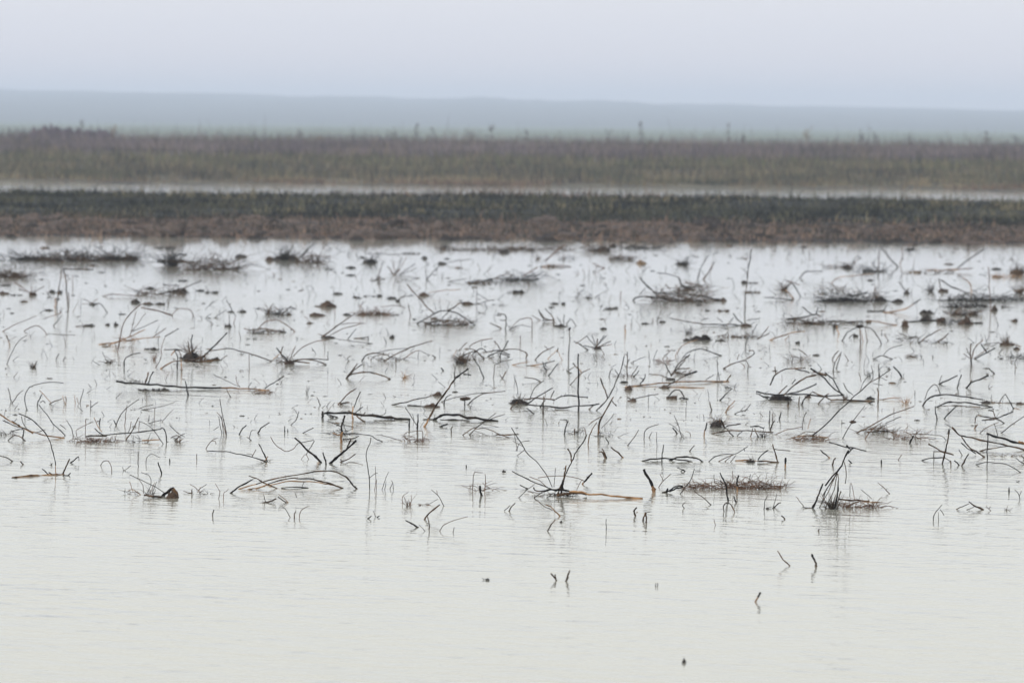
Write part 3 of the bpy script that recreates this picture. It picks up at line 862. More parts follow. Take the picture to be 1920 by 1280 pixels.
# ------------------------------------------------------------------ what stands and lies in the water
# lines 'T x y s' set the origin and scale of the notes that follow; '>' starts a thing: kind | category | label;
# then its parts: bark code + width, name, points (w = touches the water); C clod; A clod held aloft; F fine twigs
TRACED = '''
T 0 680 4
> fallen_branch | branch | long charred branch lying flat, bushy black at its left end, tan at its right tip
k14 limb 870,137 940,150 1100,160 1250,172 1400,185 1660,188
s9 limb_tip 1640,187 1760,190 1900,196 2020,208
Ck root_mass 1150,212 230,50
k9 stub 1088,165 1112,70
k9 stub 1105,165 1150,65
Ft twig_tangle 940,1070 155,70 14
t4 twig 1600,85 1660,118 1800,180
t4 twig 1770,95 1775,150 1800,178
k7 twig 1985,195 2050,150 2130,100
Fr twig_tangle 1930,2040 232,52 34
> burnt_stick | stick | short black stick standing just in front of the long flat charred branch
k9 - 1390,138 1405,200 1412,245w
> thin_twig | twig | little brown twig drooping under the right half of the long flat charred branch
b6 - 1700,195 1720,240 1730,258w
> bent_stem | stem | dark twig bent over into a tall hook, standing by itself near the left edge
k6 - 475,152 400,145 280,160 210,195 185,260 200,350w
> thin_twig | twig | two thin twigs meeting in a V just left of the tall hooked twig
t6 stem 60,185 70,240 85,290w
t6 stem 90,305w 130,245 175,205
> thin_twig | twig | loose cluster of black and pale twigs just right of the tall hooked twig
k7 stem 280,325w 285,290 315,235
s5 stem 295,205 340,255 385,300
k7 stem 370,310w 420,285 465,270
t5 stem 300,300 325,285 340,302
> dry_tuft | tuft | pale dry sprigs in a row between the tall hooked twig and the charred branch
s5 sprig 470,245 490,310w
s5 sprig 490,250 495,308
s4 sprig 560,240 565,305w
t5 sprig 600,305w 615,240 628,195
s4 sprig 575,260 590,305
> thin_twig | twig | tiny forked twig below the row of pale sprigs
t5 stem 680,345w 677,280
t5 stem 680,335 735,295
> brush_heap | branches | tangle of brown and charred branches cut by the left picture edge
s8 limb -30,365 90,445 150,475 250,530
k7 limb 20,432 100,465 200,500 250,530
s8 limb 180,490 300,535 480,565w
k8 twig 90,435 150,472
k7 twig 80,515 150,500 180,505 170,558w
t5 twig 160,400 175,460 200,490
t5 twig 260,525 340,500
Ft twig_tangle 0,110 548,62 30
k7 twig 60,582w 105,545 150,550 190,585w
> charred_log | log | low brown log at the left with a tall thin twig arching up and over it
s15 log 95,860w 200,850 300,845 400,842 470,838w
b8 log_end 90,862w 130,856
k7 arching_twig 140,380 200,405 270,450 340,530 385,620 410,720 418,770
s6 arching_twig_base 416,760 422,835w
k7 twig 315,795 340,815 362,835
k8 twig 365,820 395,838
> burnt_stick | stick | black stick leaning right at the right end of the low brown log
k10 - 470,835w 490,795 522,720
> burnt_stick | stick | short twig slanting right, just beyond the right end of the low brown log
k7 - 528,750w 590,702
t4 +- 590,702 592,735
> burnt_stick | stick | small crooked black stub at the right tip of the low brown log
k9 - 480,842w 505,845 528,825
> twig_mat | brushwood | flat reddish twig mat at left with a long stem bending down at its right end
Fr twig_tangle 560,880 600,58 120
k7 bent_stem 660,552 800,540 1000,522 1150,505 1225,492 1245,540 1250,592w
b10 limb 640,552 720,546 800,548
k7 twig 710,490 750,525 795,552
k6 long_twig 290,310 350,390 410,465 490,545w
t5 twig 500,430 530,480 550,548w
t5 twig 450,462 495,496
t5 twig 640,545 642,425
s5 twig 705,410 740,480 765,520
t4 twig 575,550 580,500 700,440
> burnt_stick | stick | short upright black stick just behind the reddish twig mat at left
k9 - 745,460w 752,415
> thin_twig | twig | two tall thin twigs arching right above the reddish twig mat at left
t6 stem 870,468w 905,390 960,330 1045,272
t5 stem 935,470w 945,380 952,315
k7 stub 852,428 872,468w
> thin_twig | twig | crossed dark twigs inside the long bent stem of the left twig mat
b8 stem 945,575w 985,520 1040,410
b5 stem 965,520 985,440
t5 hoop 1040,438 1100,460 1170,530 1225,608w
s8 flat_piece 1065,582 1195,577
t4 sprig 1040,520 1045,440
Ft twig_tangle 950,1110 600,80 16
> dry_tuft | tuft | messy little brown tuft right of the long bent stem, over its reflection
b6 twig 1280,562 1320,545 1360,562
t5 twig 1270,465 1320,515 1385,555
b6 twig 1310,582w 1350,550 1385,530
Fb twig_tangle 1285,1390 602,80 26
> thin_twig | twig | faint grey twigs lying behind the left mat's long bent stem
k5 stem 1115,455w 1160,440 1215,430
t4 stem 1215,442w 1260,390 1300,350
t4 stem 1040,345 1090,325 1150,315
t4 stem 1060,352w 1180,335 1310,295
t4 stem 1110,450 1120,390
t4 stem 1160,438 1162,335
> dry_tuft | tuft | upright sheaf of thin dark twigs under the tan tip of the charred branch
t6 stem 1650,270 1660,350 1672,400 1700,540w
t5 stem 1625,370 1650,400 1692,530w
t5 stem 1640,400 1665,530w
t5 stem 1660,400 1678,530w
t4 sprig 1600,505 1640,480
> burnt_stick | stick | short black stick leaning right, first one right of the upright twig sheaf
k8 - 1795,537w 1815,500 1848,468
> thin_twig | twig | thin crooked twig below the upright sheaf of twigs
t5 stem 1545,645w 1570,600 1600,575 1632,565
t4 stem 1580,590 1610,585 1620,610
> thin_twig | twig | wispy little twig between the two short black sticks right of the sheaf
t5 stem 1850,555 1885,582w
t4 stem 1870,560w 1890,510 1920,505
> burnt_stick | stick | second short black stick leaning right, further right of the upright twig sheaf
k8 - 1935,527w 1960,490 2020,447
> fallen_branch | branch | long low twig reaching left from a small orange-footed stub
k7 limb 1555,660 1700,667 1800,685 1900,708 2000,742w
k8 stub 1940,605 1975,665 2005,738w
s7 stub 1985,738w 2010,700
t4 twig 1850,680 1900,692
t5 twig 1890,702 1920,650
Fb twig_tangle 1970,2030 745,40 10
> thin_twig | twig | short curved twig dipping into the water at the left edge below the branch tangle
k7 - -20,692 40,705 95,740w
> burnt_stick | stick | tiny black peg between the left edge twig and the low brown log
k9 - 152,738 174,762w
> mud_clod | clod | tiny round clod just above the low brown log
Ck - 385,768 24,18
> bent_stem | stem | small thin hoop of twig right of the low brown log
k5 - 755,768w 775,740 815,735 835,780 838,832w
> thin_twig | twig | thin vertical twig mirrored in the water right of the small hoop
t5 - 1035,665 1035,740 1040,778w
> thin_twig | twig | fine tick-shaped twig below the small hoop
t4 - 920,780 925,806w 945,800 980,770
> bent_stem | stem | very thin faint hoop right of the thin vertical twig
t4 - 1095,758w 1100,710 1140,685 1200,710
> burnt_stick | stick | short black stick leaning left, alone above the broken stump end
k9 - 1185,745 1200,785 1212,832w
> burnt_stick | stick | tiny dark peg right of the faint thin hoop
k7 - 1272,718 1273,742w
> thin_twig | twig | tiny thin upright twig below the left end of the long low twig
t5 - 1475,682 1476,728w
> broken_stump | stump | broken angular brown stump end with fine twigs and a flat piece at its left
k20 stump_arm 1218,998w 1260,962 1302,938
Cb stump_block 1292,1018 86,76
b26 stump_side 1298,945 1322,985 1328,1008
b14 flat_piece 1080,990 1150,998 1215,1010w
t5 long_twig 975,838 1060,880 1140,915 1230,972
t4 twig 1075,978 1070,920 1040,870
t4 twig 1100,982 1130,920 1120,850 1060,820
t4 twig 1120,985 1160,900
t4 twig 1140,985 1175,890
s5 twig 960,960 1000,950 1055,988w
s4 twig 1000,970 985,935 972,890
Ft twig_tangle 930,1050 985,45 12
Ft twig_tangle 1070,1190 995,100 16
> dry_tuft | tuft | low twiggy tuft just right of the broken stump end
t4 twig 1425,910 1470,940 1510,972
t4 twig 1490,950 1550,910
s4 twig 1480,972 1505,930
k6 twig 1375,962 1440,978w
k7 stub 1436,950 1440,988w
Ft twig_tangle 1450,1570 988,50 18
> thin_twig | twig | two hair-thin twigs just left of the hooped branches
t4 stem 1640,1018w 1645,960 1615,905
t4 stem 1675,1022w 1680,980 1715,945
> burnt_stick | stick | short slim peg alone in open water below the hooped branches
k8 - 1594,1148w 1600,1120 1606,1100
T 480 680 4
> fallen_branch | branches | low bundle of branches arching over the water like three hoops
k11 limb -190,976w -120,925 -20,872
s8 hoop_foot -130,945w -60,925 0,910
b9 hoop 0,910 130,870 300,840 440,817 540,808 620,825 690,870 740,930 758,944w
s8 hoop_foot -60,950w 0,938 100,906
b9 hoop 90,908 220,870 310,865 430,875 540,900 650,940w
s8 hoop 0,944 150,905 250,888 400,890 520,905 600,920 648,938w
k8 flat_piece 190,938 300,930 390,938w
k8 twig -55,845 0,868 60,895 160,942w
t4 twig 345,930 360,895
> burnt_stick | stick | thick charred stick leaning left, a thin looping twig hanging from its top
k15 stick 290,562 360,625 430,690 490,748w
s10 bare_patch 456,712 478,732
t5 looping_twig 110,555 150,620 220,660 280,645 310,605
t5 looping_twig 312,605 380,590 435,583 410,630 375,690
t4 twig 340,720 375,685 395,722w
> burnt_stick | stick | short upright black stick between the two thick leaning charred sticks
k10 - 502,670 515,720 525,762w
> burnt_stick | stick | thick charred forked stick leaning right, facing the thick left-leaning one
k15 stick 557,754w 640,680 700,630 752,582
k10 fork 680,645 700,605 712,576
> burnt_stick | stick | slim crooked black twig low to the right of the thick right-leaning stick
k8 - 635,747w 650,740 700,715 747,682
k6 +- 640,740 635,720
t4 +- 670,758 720,742 800,764
> thin_twig | twig | tall thin wavy stem standing in open water right of the leaning stick pair
t6 stem 862,558 855,600 830,660 832,730 838,800 850,860 853,952w
t4 shoot 850,862 895,830 912,825
> thin_twig | twig | fine pair of upright stems just right of the tall wavy stem
t4 stem 890,952w 900,860 895,775
t4 stem 902,948w 905,880
> thin_twig | twig | faint twin grass stalks leaning right, second group right of the tall wavy stem
t4 stem 945,948w 970,880 995,815
t4 stem 965,948w 975,890
> thin_twig | twig | faint short stalks, furthest right of those beside the tall wavy stem
t4 stem 1005,945w 1020,900 1012,880
t4 stem 1030,945w 1028,900
> root_clump | stump | orange-footed root stump with a spiky black head and trailing twigs
s16 foot 640,600w 634,560 648,520
k13 head 645,525 640,490 655,440 665,395
s8 root 575,525 610,540 650,535
k6 trailing_twig 650,535 740,530 850,545 900,570 948,590w
t4 trailing_twig 900,540 960,545 1055,574w
k7 twig 650,572 720,570 772,548
t5 twig 640,480 590,455 530,435
t5 twig 650,465 690,470 735,482
Fk twig_tangle 580,705 545,80 36
> charred_log | log | long charred log lying flat, blackened stub at its left end
k17 log 495,382 560,375 700,380 850,395 960,405 1060,418 1145,424w
k17 stub 502,362 498,412w
k9 branchlet 530,385 570,395 612,412w
k7 branchlet 540,400 580,412w
k7 twig 740,380 800,330
k7 twig 790,402 822,370
t4 twig 880,405 960,385 975,345
Ft twig_tangle 930,1130 436,28 22
> burnt_stick | stick | tan upright stick crossed by black sticks, in front of the flat charred log
s9 stick 728,325 725,370 728,428w
k9 cross_stick 690,358 750,395 815,440w
t7 twig 735,332 760,270 785,216
> burnt_stick | stick | tall burnt stalk leaning right, orange at its foot and forked at its top
s12 foot 1264,478w 1295,420
b11 stalk 1290,428 1340,340 1400,250 1450,180 1500,115 1530,90
k10 fork 1505,112 1560,65 1592,44
k7 fork 1555,85 1612,93
> charred_log | log | humped charred log right of the tall leaning stalk's orange foot
k17 log 1330,428w 1400,392 1480,388 1560,405 1650,416 1720,428 1810,437w
k9 branchlet 1255,426w 1350,420
k11 branchlet 1390,428w 1500,430 1600,434w
> brush_heap | twigs | spray of thin brown twigs lying low below the humped charred log
b6 twig 1550,542w 1600,505 1690,460 1800,375
b6 twig 1600,542w 1660,480 1740,430 1865,385
b6 twig 1640,500 1720,490 1800,525 1900,562w
t4 twig 1700,460 1820,482
b8 twig 1800,538 1920,540 1970,535
Fb twig_tangle 1610,1770 552,38 26
> thin_twig | twig | flat dark sliver floating below the humped charred log
k11 - 1380,480w 1440,460
> burnt_stick | stick | tiny black peg below the humped charred log, right of the flat sliver
k8 - 1465,527w 1462,500 1475,476
> burnt_stick | stick | stubby black peg at the right end of the flat charred log
k10 - 1150,482w 1152,418
> twig_mat | twigs | wiry reddish twig cage standing under a short black stick
k10 stick 1210,502w 1212,440 1215,385
t5 twig 1120,335 1160,400 1208,468
r5 twig 1130,520 1240,512 1250,575w
r5 twig 1130,520 1110,550 1160,592w
Fr twig_tangle 1105,1258 598,92 42
> fallen_branch | twig | long low twig rising right towards a round clod, left of the tall leaning stalk
b8 - 1020,315w 1110,298 1200,275 1312,250
> mud_clod | clod | round brown clod just left of the tall leaning stalk
Cb - 1360,250 64,42
Ck +- 1314,246 18,12
> fallen_branch | log | short dark log capped by a brown clod, behind the tall leaning stalk
k13 log 1140,320w 1210,326 1285,330w
Cb clod 1322,336 90,38
k4 twig 1250,330 1270,362w
> bent_stem | stem | small black hooked twig touching the tall leaning stalk on its right
k7 - 1410,312w 1415,280 1440,250 1465,238
> fallen_branch | twig | long fine tan twig running right from behind the tall leaning stalk
t5 - 1390,292w 1500,258 1600,240 1700,225 1765,225
> bent_stem | stem | dark twig arching up right behind the humped charred log
k7 - 1590,314w 1650,260 1720,230 1872,213
> mud_clod | clod | small brown clod perched on a short peg like a mushroom
Ab clod 1570,282 66,32
k7 peg 1565,322w 1565,275
> burnt_stick | stick | bare twig leaning right with a scrap of brown litter at its foot
t8 twig 615,312w 660,265 700,225 752,192
b11 litter 630,306 700,296
Cb clod 670,316 92,24
> burnt_stick | stick | slim short twig leaning left, far left of the flat charred log's stub
k6 - 455,258 470,285 482,317w
> thin_twig | twig | faint short twigs just left of the flat charred log's stub
t5 stem 530,332w 560,288
t4 stem 575,318w 592,295
> bent_stem | stem | low black arch with a pair of straight twigs rising from its left foot
b8 straight_twig 675,117w 720,60 760,6
b7 straight_twig 685,110 740,50 797,12
k9 arch 680,115w 720,85 800,72 880,75 950,95 1005,124w
> thin_twig | twig | forked grey twig leaning right, above the thick left-leaning charred stick
t5 stem 262,467w 300,430 322,365
t5 stem 300,430 315,400
> thin_twig | twig | low flat twig right of the forked grey twig, above the leaning stick pair
t6 - 352,527w 410,495 432,488
> burnt_stick | stick | two tiny black pegs left of the low flat twig above the leaning pair
k7 peg 215,520w 215,474
k7 peg 238,517w 238,497
> thin_twig | twig | thin straight twig slanting left above the bent brown stick
t5 stem 1315,950 1360,990 1410,1074w
t4 shoot 1362,992 1355,955
t4 shoot 1230,1062w 1290,1060 1365,1020
> dry_tuft | tuft | wispy reddish tuft left of the thin straight slanting twig
r4 stem 1160,1082w 1165,990
r4 stem 1100,1050w 1100,1000 1140,970
Fr twig_tangle 1090,1195 1080,100 18
Fr twig_tangle 1225,1290 1072,40 12
> burnt_stick | stick | bent brown stick with a second leg, in open water below the reddish tuft
b10 stick 1265,1172w 1300,1125 1378,1063
k7 leg 1285,1150 1300,1200 1298,1248w
> burnt_stick | stick | short black stick slanting left beside the bent brown stick
k10 stick 1122,1180 1170,1210 1217,1232w
t4 twig 1220,1210 1245,1240 1268,1260w
> thin_twig | twig | long fine twig bending right in open water beside the bent brown stick
t5 - 1378,1260w 1410,1215 1470,1185 1588,1152
> thin_twig | twig | tiny crooked twig below the long fine bending twig
t5 - 1478,1272w 1482,1250 1488,1232
> burnt_stick | stick | thick short black peg standing in front of a frame of reddish twigs
k15 - 1692,995w 1686,955 1678,920
> dry_tuft | tuft | delicate frame of reddish twigs behind the thick short black peg
r5 stem 1622,955w 1630,850 1642,818
r5 stem 1715,962w 1720,880 1718,833
r4 stem 1640,820 1700,822
r4 stem 1700,900 1740,940 1755,935
Fr twig_tangle 1590,1765 962,110 22
> mud_clod | clod | small dark conical clod right of the reddish twig frame's top
Ck - 1858,822 26,28
> burnt_stick | stick | tiny dark peg left of the reddish twig frame's top
k8 - 1577,782w 1577,764
> fallen_branch | litter | small brown bark scrap with a twig, below the foot of the hooped branches
b11 bark 60,1046 110,1036 152,1018
Cb clod 95,1054 92,22
t5 twig 55,985 72,1042w
> thin_twig | twig | small crossed twigs right of the bark scrap below the hooped branches
s5 stem 170,985 210,1020 242,1047w
k7 stem 165,1005 230,1047w
t4 stem 295,975 305,1010
> thin_twig | twig | thin pair of curved twigs around a black peg, below the bark scrap
t5 stem 195,1075 230,1110 257,1158w
t5 stem 325,1162w 335,1110 370,1085 402,1075
k7 peg 288,1163w 292,1130 300,1112
> burnt_stick | stick | tiny dark hooked bits in open water below the tall wavy stem
k9 peg 840,1168w 852,1158 866,1146
t4 twig 880,1108 897,1152w
k7 bit 908,1158w 928,1146
T 960 680 4
> burnt_stick | stick | tall straight black stick standing bolt upright at the centre, long reflection below
k12 - 497,-66 496,60 497,200 500,300 500,368w
> root_clump | roots | black spiky root clump with branches trailing right past the tall upright stick
Ck root_mass 50,312 118,74
Fk twig_tangle -10,110 310,95 46
k9 limb 90,275 200,265 322,280
k9 limb 100,312 200,320 380,335 500,322 600,318 656,305
k8 branchlet 578,348w 612,318
t6 twig 130,280 170,190 242,130
k7 twig 120,305 200,250 305,188
t7 twig 290,265 318,208
k8 limb 325,275 380,248 460,250 570,260
k8 stub 235,384w 235,300 238,250
k7 root -10,345w 40,290
k7 twig 110,340 165,382w
t4 twig 45,240 42,190 28,130
k7 twig 210,330w 250,280
Fk twig_tangle 200,320 345,40 14
> thin_twig | twig | long thin stem leaning right crossed by a short black stick, right of the tall upright
t7 long_stem 633,357w 700,290 750,210 800,100 830,0 842,-52
k9 cross_stick 663,113 690,190 718,268
k7 twig 750,285 782,322
> burnt_bush | shoots | brown forked stalk leaning right with thin side shoots at its foot
b10 stalk 645,548w 660,440 700,360 762,254
b6 shoot 575,467 620,430 682,395
k7 shoot 570,614w 590,520 637,445
t4 shoot 670,490 730,430 767,378
Ft twig_tangle 635,810 556,100 22
> dry_tuft | tuft | thin upright twigs at the foot of the tall straight black stick
k8 stem 392,537w 400,490 422,436
k10 peg 470,528w 470,494
t4 stem 360,425 422,432
t4 stem 538,480 556,538w
Ft twig_tangle 410,560 540,100 18
> fallen_branch | branch | long straw-coloured stem lying flat from a brown clod at its left end
s9 stem 850,180w 1000,165 1200,148 1400,140 1625,140w
Cb clod 872,208 72,40
t5 twig 1450,132 1515,90
Ft twig_tangle 1570,1680 200,70 14
k8 stub 1602,145 1645,90
> fallen_branch | branch | black-tipped stick rising right out of the long straw-coloured stem
b8 stick 1140,188w 1220,140 1300,95
k10 tip 1296,97 1388,64
Cb clod 1145,194 56,30
s7 flat_stem 1150,182 1280,183 1440,188w
> burnt_stick | stick | thin upright twig above the right half of the long straw-coloured stem
t6 stem 1555,132w 1545,60 1538,-22
t5 stem 1545,60 1538,128w
> mud_clod | clod | brown clod with a thin twig pointing right, under the long straw-coloured stem
Cb clod 905,292 62,34
t6 twig 920,270 1000,250 1097,235
k7 twig 862,258 892,272
t4 sprig 1021,292w 1023,233
> mud_clod | clod | brown clod under a small loop of black twig
Cb clod 1205,272 72,40
k8 loop 1168,262w 1210,210 1250,205 1278,228 1292,262w
k9 twig 1255,268w 1285,262 1320,272w
> burnt_stick | stick | slim stick leaning right, below the right end of the long straw-coloured stem
k7 - 1560,282w 1600,240 1652,190
> burnt_stick | stick | short stick leaning left just above the shaggy dark clump
k8 - 1483,290 1498,355w
> burnt_stick | stick | tan stick leaning right just right of and above the shaggy dark clump
s7 - 1603,373w 1630,330 1672,283
t4 +- 1620,360 1665,320
> thin_twig | twig | low forked twig right of the tan stick above the shaggy dark clump
t6 stem 1670,383w 1720,362 1770,350
t5 stem 1745,365 1792,308
> root_clump | roots | shaggy dark clump of earth with drooping roots, right of centre
Ck clump 1538,486 84,92
Fk shaggy_roots 1490,1590 482,120 70
k14 root 1572,430 1598,488w
k9 branchlet 1605,478 1650,466 1714,457
t4 twig 1440,440 1435,385
> burnt_stick | stick | short stick with an orange foot, left of the shaggy dark clump
k9 stick 1446,505 1452,490 1461,450
s9 foot 1440,548w 1447,502
> fallen_branch | branch | long low dark branch lying below the shaggy clump, twiggy at its right end
k8 limb 1498,532w 1600,512 1700,507 1800,512 1920,518 1960,522
k8 twig 1612,495 1660,550w
k6 twig 1690,548w 1727,514
k8 twig 1785,478 1850,478 1890,491
k7 twig 1788,552w 1806,490
k7 twig 1820,490 1847,558w
Fk twig_tangle 1835,1935 562,75 26
> thin_twig | twig | slim straight twig leaning right, midway between brown forked stalk and shaggy clump
k6 - 868,620w 910,570 952,500
> thin_twig | twig | bent grey twig curving right, beside the slim straight leaning twig
t6 stem 990,572w 1000,505 1040,480 1102,460
t5 stem 1028,560w 1052,518
> thin_twig | twig | hair-thin vertical stalk right of the bent grey twig
t4 - 1085,518 1088,628w
> dry_tuft | tuft | wispy curved stalks on a tiny dark clod, left of the shaggy clump
t5 stem 1215,393 1240,450 1260,520 1275,555w
t4 stem 1175,453 1230,490 1287,545w
t4 stem 1300,515 1335,525 1340,545w
k9 peg 1206,488 1237,532w
Ck clod 1272,570 64,14
> burnt_stick | stick | tiny stick leaning left below the brown forked stalk
k7 - 702,558 727,600w
> burnt_stick | stick | pair of stubby burnt pegs side by side, orange at the foot
b10 peg 652,668 680,672 700,716w
k10 peg 675,643 692,675 710,714w
> burnt_stick | stick | burnt stick slanting left, pale at its foot, right of the stubby peg pair
k10 stick 743,632 790,670 815,695
s9 foot 812,692 832,710w
> fallen_branch | branches | pair of flat black arched sticks lying low in the water
k10 arch 978,737w 1060,720 1150,718 1260,725 1352,742w
k10 arch 1180,732w 1250,708 1340,705 1390,720 1432,742w
k6 flat_piece 1030,740 1130,742
> burnt_stick | stick | upright stick rising behind the pair of flat black arched sticks
k8 - 1124,738w 1128,680 1138,613
> burnt_stick | stick | tiny tan stick right of and above the pair of flat arched sticks
b7 - 1332,663w 1370,618
> fallen_branch | twigs | comb-like twig with drooping teeth, right of the flat arched sticks
k6 limb 1475,742w 1530,700 1600,688 1680,680 1770,626
k5 tooth 1550,738w 1620,705 1680,680
k5 tooth 1598,738w 1642,700
k5 tooth 1640,742w 1682,690
k5 tooth 1740,640 1746,662
> fallen_branch | log | low brown log with a black knot and upright twigs at its right end
s11 log 1680,735w 1760,732 1850,738
b11 log 1840,738 1920,740 1995,748w
Ck knot 1790,750 62,42
k7 twig 1845,728 1870,690 1922,653
k9 twig 1955,610 1975,690 1992,738
t5 twig 1960,648 2020,652 2088,660
Fk twig_tangle 1755,1835 742,55 22
> burnt_stick | stick | short thick black stick leaning right with a pale foot, right of the big root crown
k11 stick 540,895 560,870 600,828
s10 foot 528,908w 542,890
> burnt_stick | stake | thick charred stake leaning left with a bare orange foot
k20 stake 990,800 1020,860 1052,922
s24 bare_foot 1050,915 1066,970w
> root_clump | branch | large burnt branch with an upright black root crown and a long orange limb trailing right
k16 root_crown 370,985 375,930 386,880
k9 shoot 385,892 395,820 405,768
k7 long_shoot 380,912 410,820 450,735 480,670 530,600 562,538
k9 shoot 418,643 440,690 446,742
k12 limb 240,962 300,950 360,952 430,962
b18 limb 335,992 400,985 480,970 560,985
s13 orange_limb 430,965 500,965 580,985 700,990 800,1002 972,1019w
t6 long_twig -4,486 60,590 120,680 200,760 260,840 302,932
t7 long_twig 0,812 80,855 160,890 240,925 302,947
k8 twig 160,933 182,957 245,962
t5 twig 130,853 200,880 262,932
t5 twig 195,862 300,848 400,850 480,860 542,886
t5 twig 50,1012w 110,955 172,908
t6 twig 165,1012w 242,955
t5 twig 260,1012w 302,980
t4 twig 315,932 320,850 326,788
t4 twig 485,952 522,880
k7 twig 60,915 120,942w
k12 root 330,960 360,935 378,900
k11 root 390,960 380,925 378,890
k10 root 345,992 352,950 372,915
Fk twig_tangle 320,470 1004,70 36
Fb twig_tangle 150,350 1000,60 22
> dry_tuft | twigs | faint pale twigs behind the top of the root crown's longest left twig
t4 stem 5,585 70,622 92,650 38,695w
t4 stem 30,660 60,600 130,582
t4 stem 20,540 40,660
> thin_twig | twig | curved orange-brown twig below the big root crown
s9 stem 250,1062 300,1085 330,1115 360,1149w
b5 stem 170,1018 230,1065 305,1105
> burnt_stick | stick | slim stick leaning right below the curved orange-brown twig
k7 - 266,1260w 290,1220 326,1174
> mud_clod | clod | tiny black pointed clod beside the curved orange-brown twig
Ck - 370,1200 24,26
> burnt_stick | stick | tiny forked twig far left of the curved orange-brown twig
k8 stem -22,1112w 0,1075 24,1048
t5 stem -58,1108 -15,1068
> burnt_stick | stick | small ragged orange-brown peg, left one of two below the thick stake
b11 peg 926,1148w 918,1106 936,1082
s6 splinter 912,1105 925,1095
s6 splinter 930,1125 942,1118
> burnt_stick | stick | small A-shaped dark peg, right one of two below the thick stake
b11 leg 983,1183w 1000,1120
k10 leg 1006,1198w 1003,1120
t4 twig 1006,1128 1020,1118 1046,1114
> thin_twig | twig | hair-thin vertical stalk in open water right of the curved orange-brown twig
t5 - 707,1168 706,1258w
> root_clump | root | crooked black root piece at the left end of the reddish twig mat
k11 root 1130,972w 1180,960 1230,925 1282,925
k14 knot 1158,974w 1168,940
k11 root 1180,965 1240,940 1282,932
k6 twig 1262,982w 1300,930 1340,880 1368,793
> twig_mat | twigs | long low mat of reddish twigs lying in the water
Fr twig_tangle 1285,2060 950,85 330
Fr twig_tangle 1560,1960 945,110 60
t4 sprig 1515,835 1520,900
t4 sprig 1655,808 1655,880
t4 sprig 1775,890 1790,835
k6 sprig 1580,905 1560,880
> burnt_stick | stick | black stick leaning left through the reddish twig mat, its foot in open water
k10 - 1560,823 1590,890 1610,960 1622,1034w
> burnt_stick | stick | short black stick with a pale foot standing in the reddish twig mat
k11 stick 1690,925 1690,880 1702,842
s11 foot 1690,964w 1690,918
> thin_twig | twig | thin reddish twigs between the thick stake and the reddish twig mat
r5 stem 1100,932w 1140,880 1192,833
r4 stem 1135,885 1110,830
> thin_twig | twig | straight thin twig slanting left below the reddish twig mat
k6 - 1365,958 1430,1010 1492,1064w
> bent_stem | stem | little black hoop below the reddish twig mat
k7 - 1590,1112w 1584,1075 1612,1050 1647,1065 1672,1122w
> burnt_stick | stick | tiny peg leaning left beside the little black hoop
k9 - 1663,998 1684,1050w
> thin_twig | twig | tiny curled twig left of the little black hoop
k6 - 1302,1045 1280,1065 1292,1090w
> thin_twig | twig | thin twig rising from a small clod below the right end of the reddish mat
t5 twig 1890,1098w 1895,1040 1918,998
Ck clod 1912,1098 34,22
> burnt_stick | stick | flat black splinter right of and above the thick charred stake
k8 splinter 1240,785 1275,800 1297,814w
k6 splinter 1265,812 1290,800
> mud_clod | clod | tiny floating black scrap right of the flat black splinter
Ck - 1390,814 34,10
> thin_twig | twig | faint hair-thin stalk below the straight twig slanting left
t4 - 1515,1172 1526,1218w
T 1440 680 4
> brush_heap | branches | wide pile of charred branches arching over a dark clod at its left
Ck clod 85,284 142,64
Fk clod_roots 20,160 284,60 30
k10 arch 120,240 200,165 280,115 362,90
k10 arch 320,44 380,80 450,150 520,210 567,242
k8 arch 430,74 480,120 520,180 552,238
b12 crown 340,62 400,88 440,96
Fb crown_twigs 345,435 95,60 28
k8 arch 16,168 60,85 150,45 282,40
k7 twig 52,30 60,85
k7 twig 200,45 270,60 312,76
k10 limb -88,215 0,235 100,240 250,235 400,250 562,242
k9 limb 150,232 260,205 364,158
k10 limb 330,216 400,245 480,275 600,280 800,292w
k9 leg 378,308w 410,265 457,230
k8 leg 150,324w 150,245
k8 leg 230,308w 240,250
k8 leg 253,314w 270,275 332,218
k9 leg 570,272w 562,240
k7 twig 80,232 142,172
k7 twig 180,158 207,124
Cb clod 300,264 52,28
Fb twig_tangle 545,625 275,58 18
t6 twig 565,150 600,210 640,242
k8 twig -88,228 -40,250 0,268
> mud_clod | clod | dark clod with a short stick standing at its right, right end of the charred pile
Ck clod 765,278 62,34
k10 splinter 758,304w 797,284
k9 stick 826,298w 825,240 819,188
> dry_tuft | tuft | thin tan stalk lying right of the charred pile and ending in a wispy tuft
s6 stalk 838,277w 920,266 1000,260
Fs twig_tangle 990,1075 314,95 18
> burnt_bush | stem | long thin stem leaning far right, seed-headed, out of a low reddish twig mat
k8 long_stem 328,548w 420,475 520,375 610,285 690,215 760,150
k6 long_stem_tip 755,154 840,105 924,48
t4 shoot 690,212 720,140 752,100
t4 shoot 760,150 790,100 775,18
t4 shoot 680,70 700,142
t4 shoot 790,155 862,166
t4 shoot 838,108 892,132
Ck seed_head 907,50 20,20
Fk seed_heads 730,800 110,90 10
s8 flat_stem 180,562w 250,548 330,548 452,560w
Fr twig_mat 170,455 588,64 84
t5 twig 55,537w 150,500 262,480
t6 twig 257,502 265,420 287,368
s5 twig 300,492 320,418
b5 twig 220,550 290,515 352,520
> thin_twig | stalk | thin stalk leaning right with a small round clod stuck halfway up
t6 stalk 560,567w 600,495 650,420 727,322
Ab clod 635,454 44,28
> brush_heap | twigs | wiry brush heap with one long straight twig pointing up right
b7 long_twig 663,527w 760,480 900,400 1097,324
t6 twig 728,572w 780,500 852,448
b7 twig 740,520 850,510 932,517
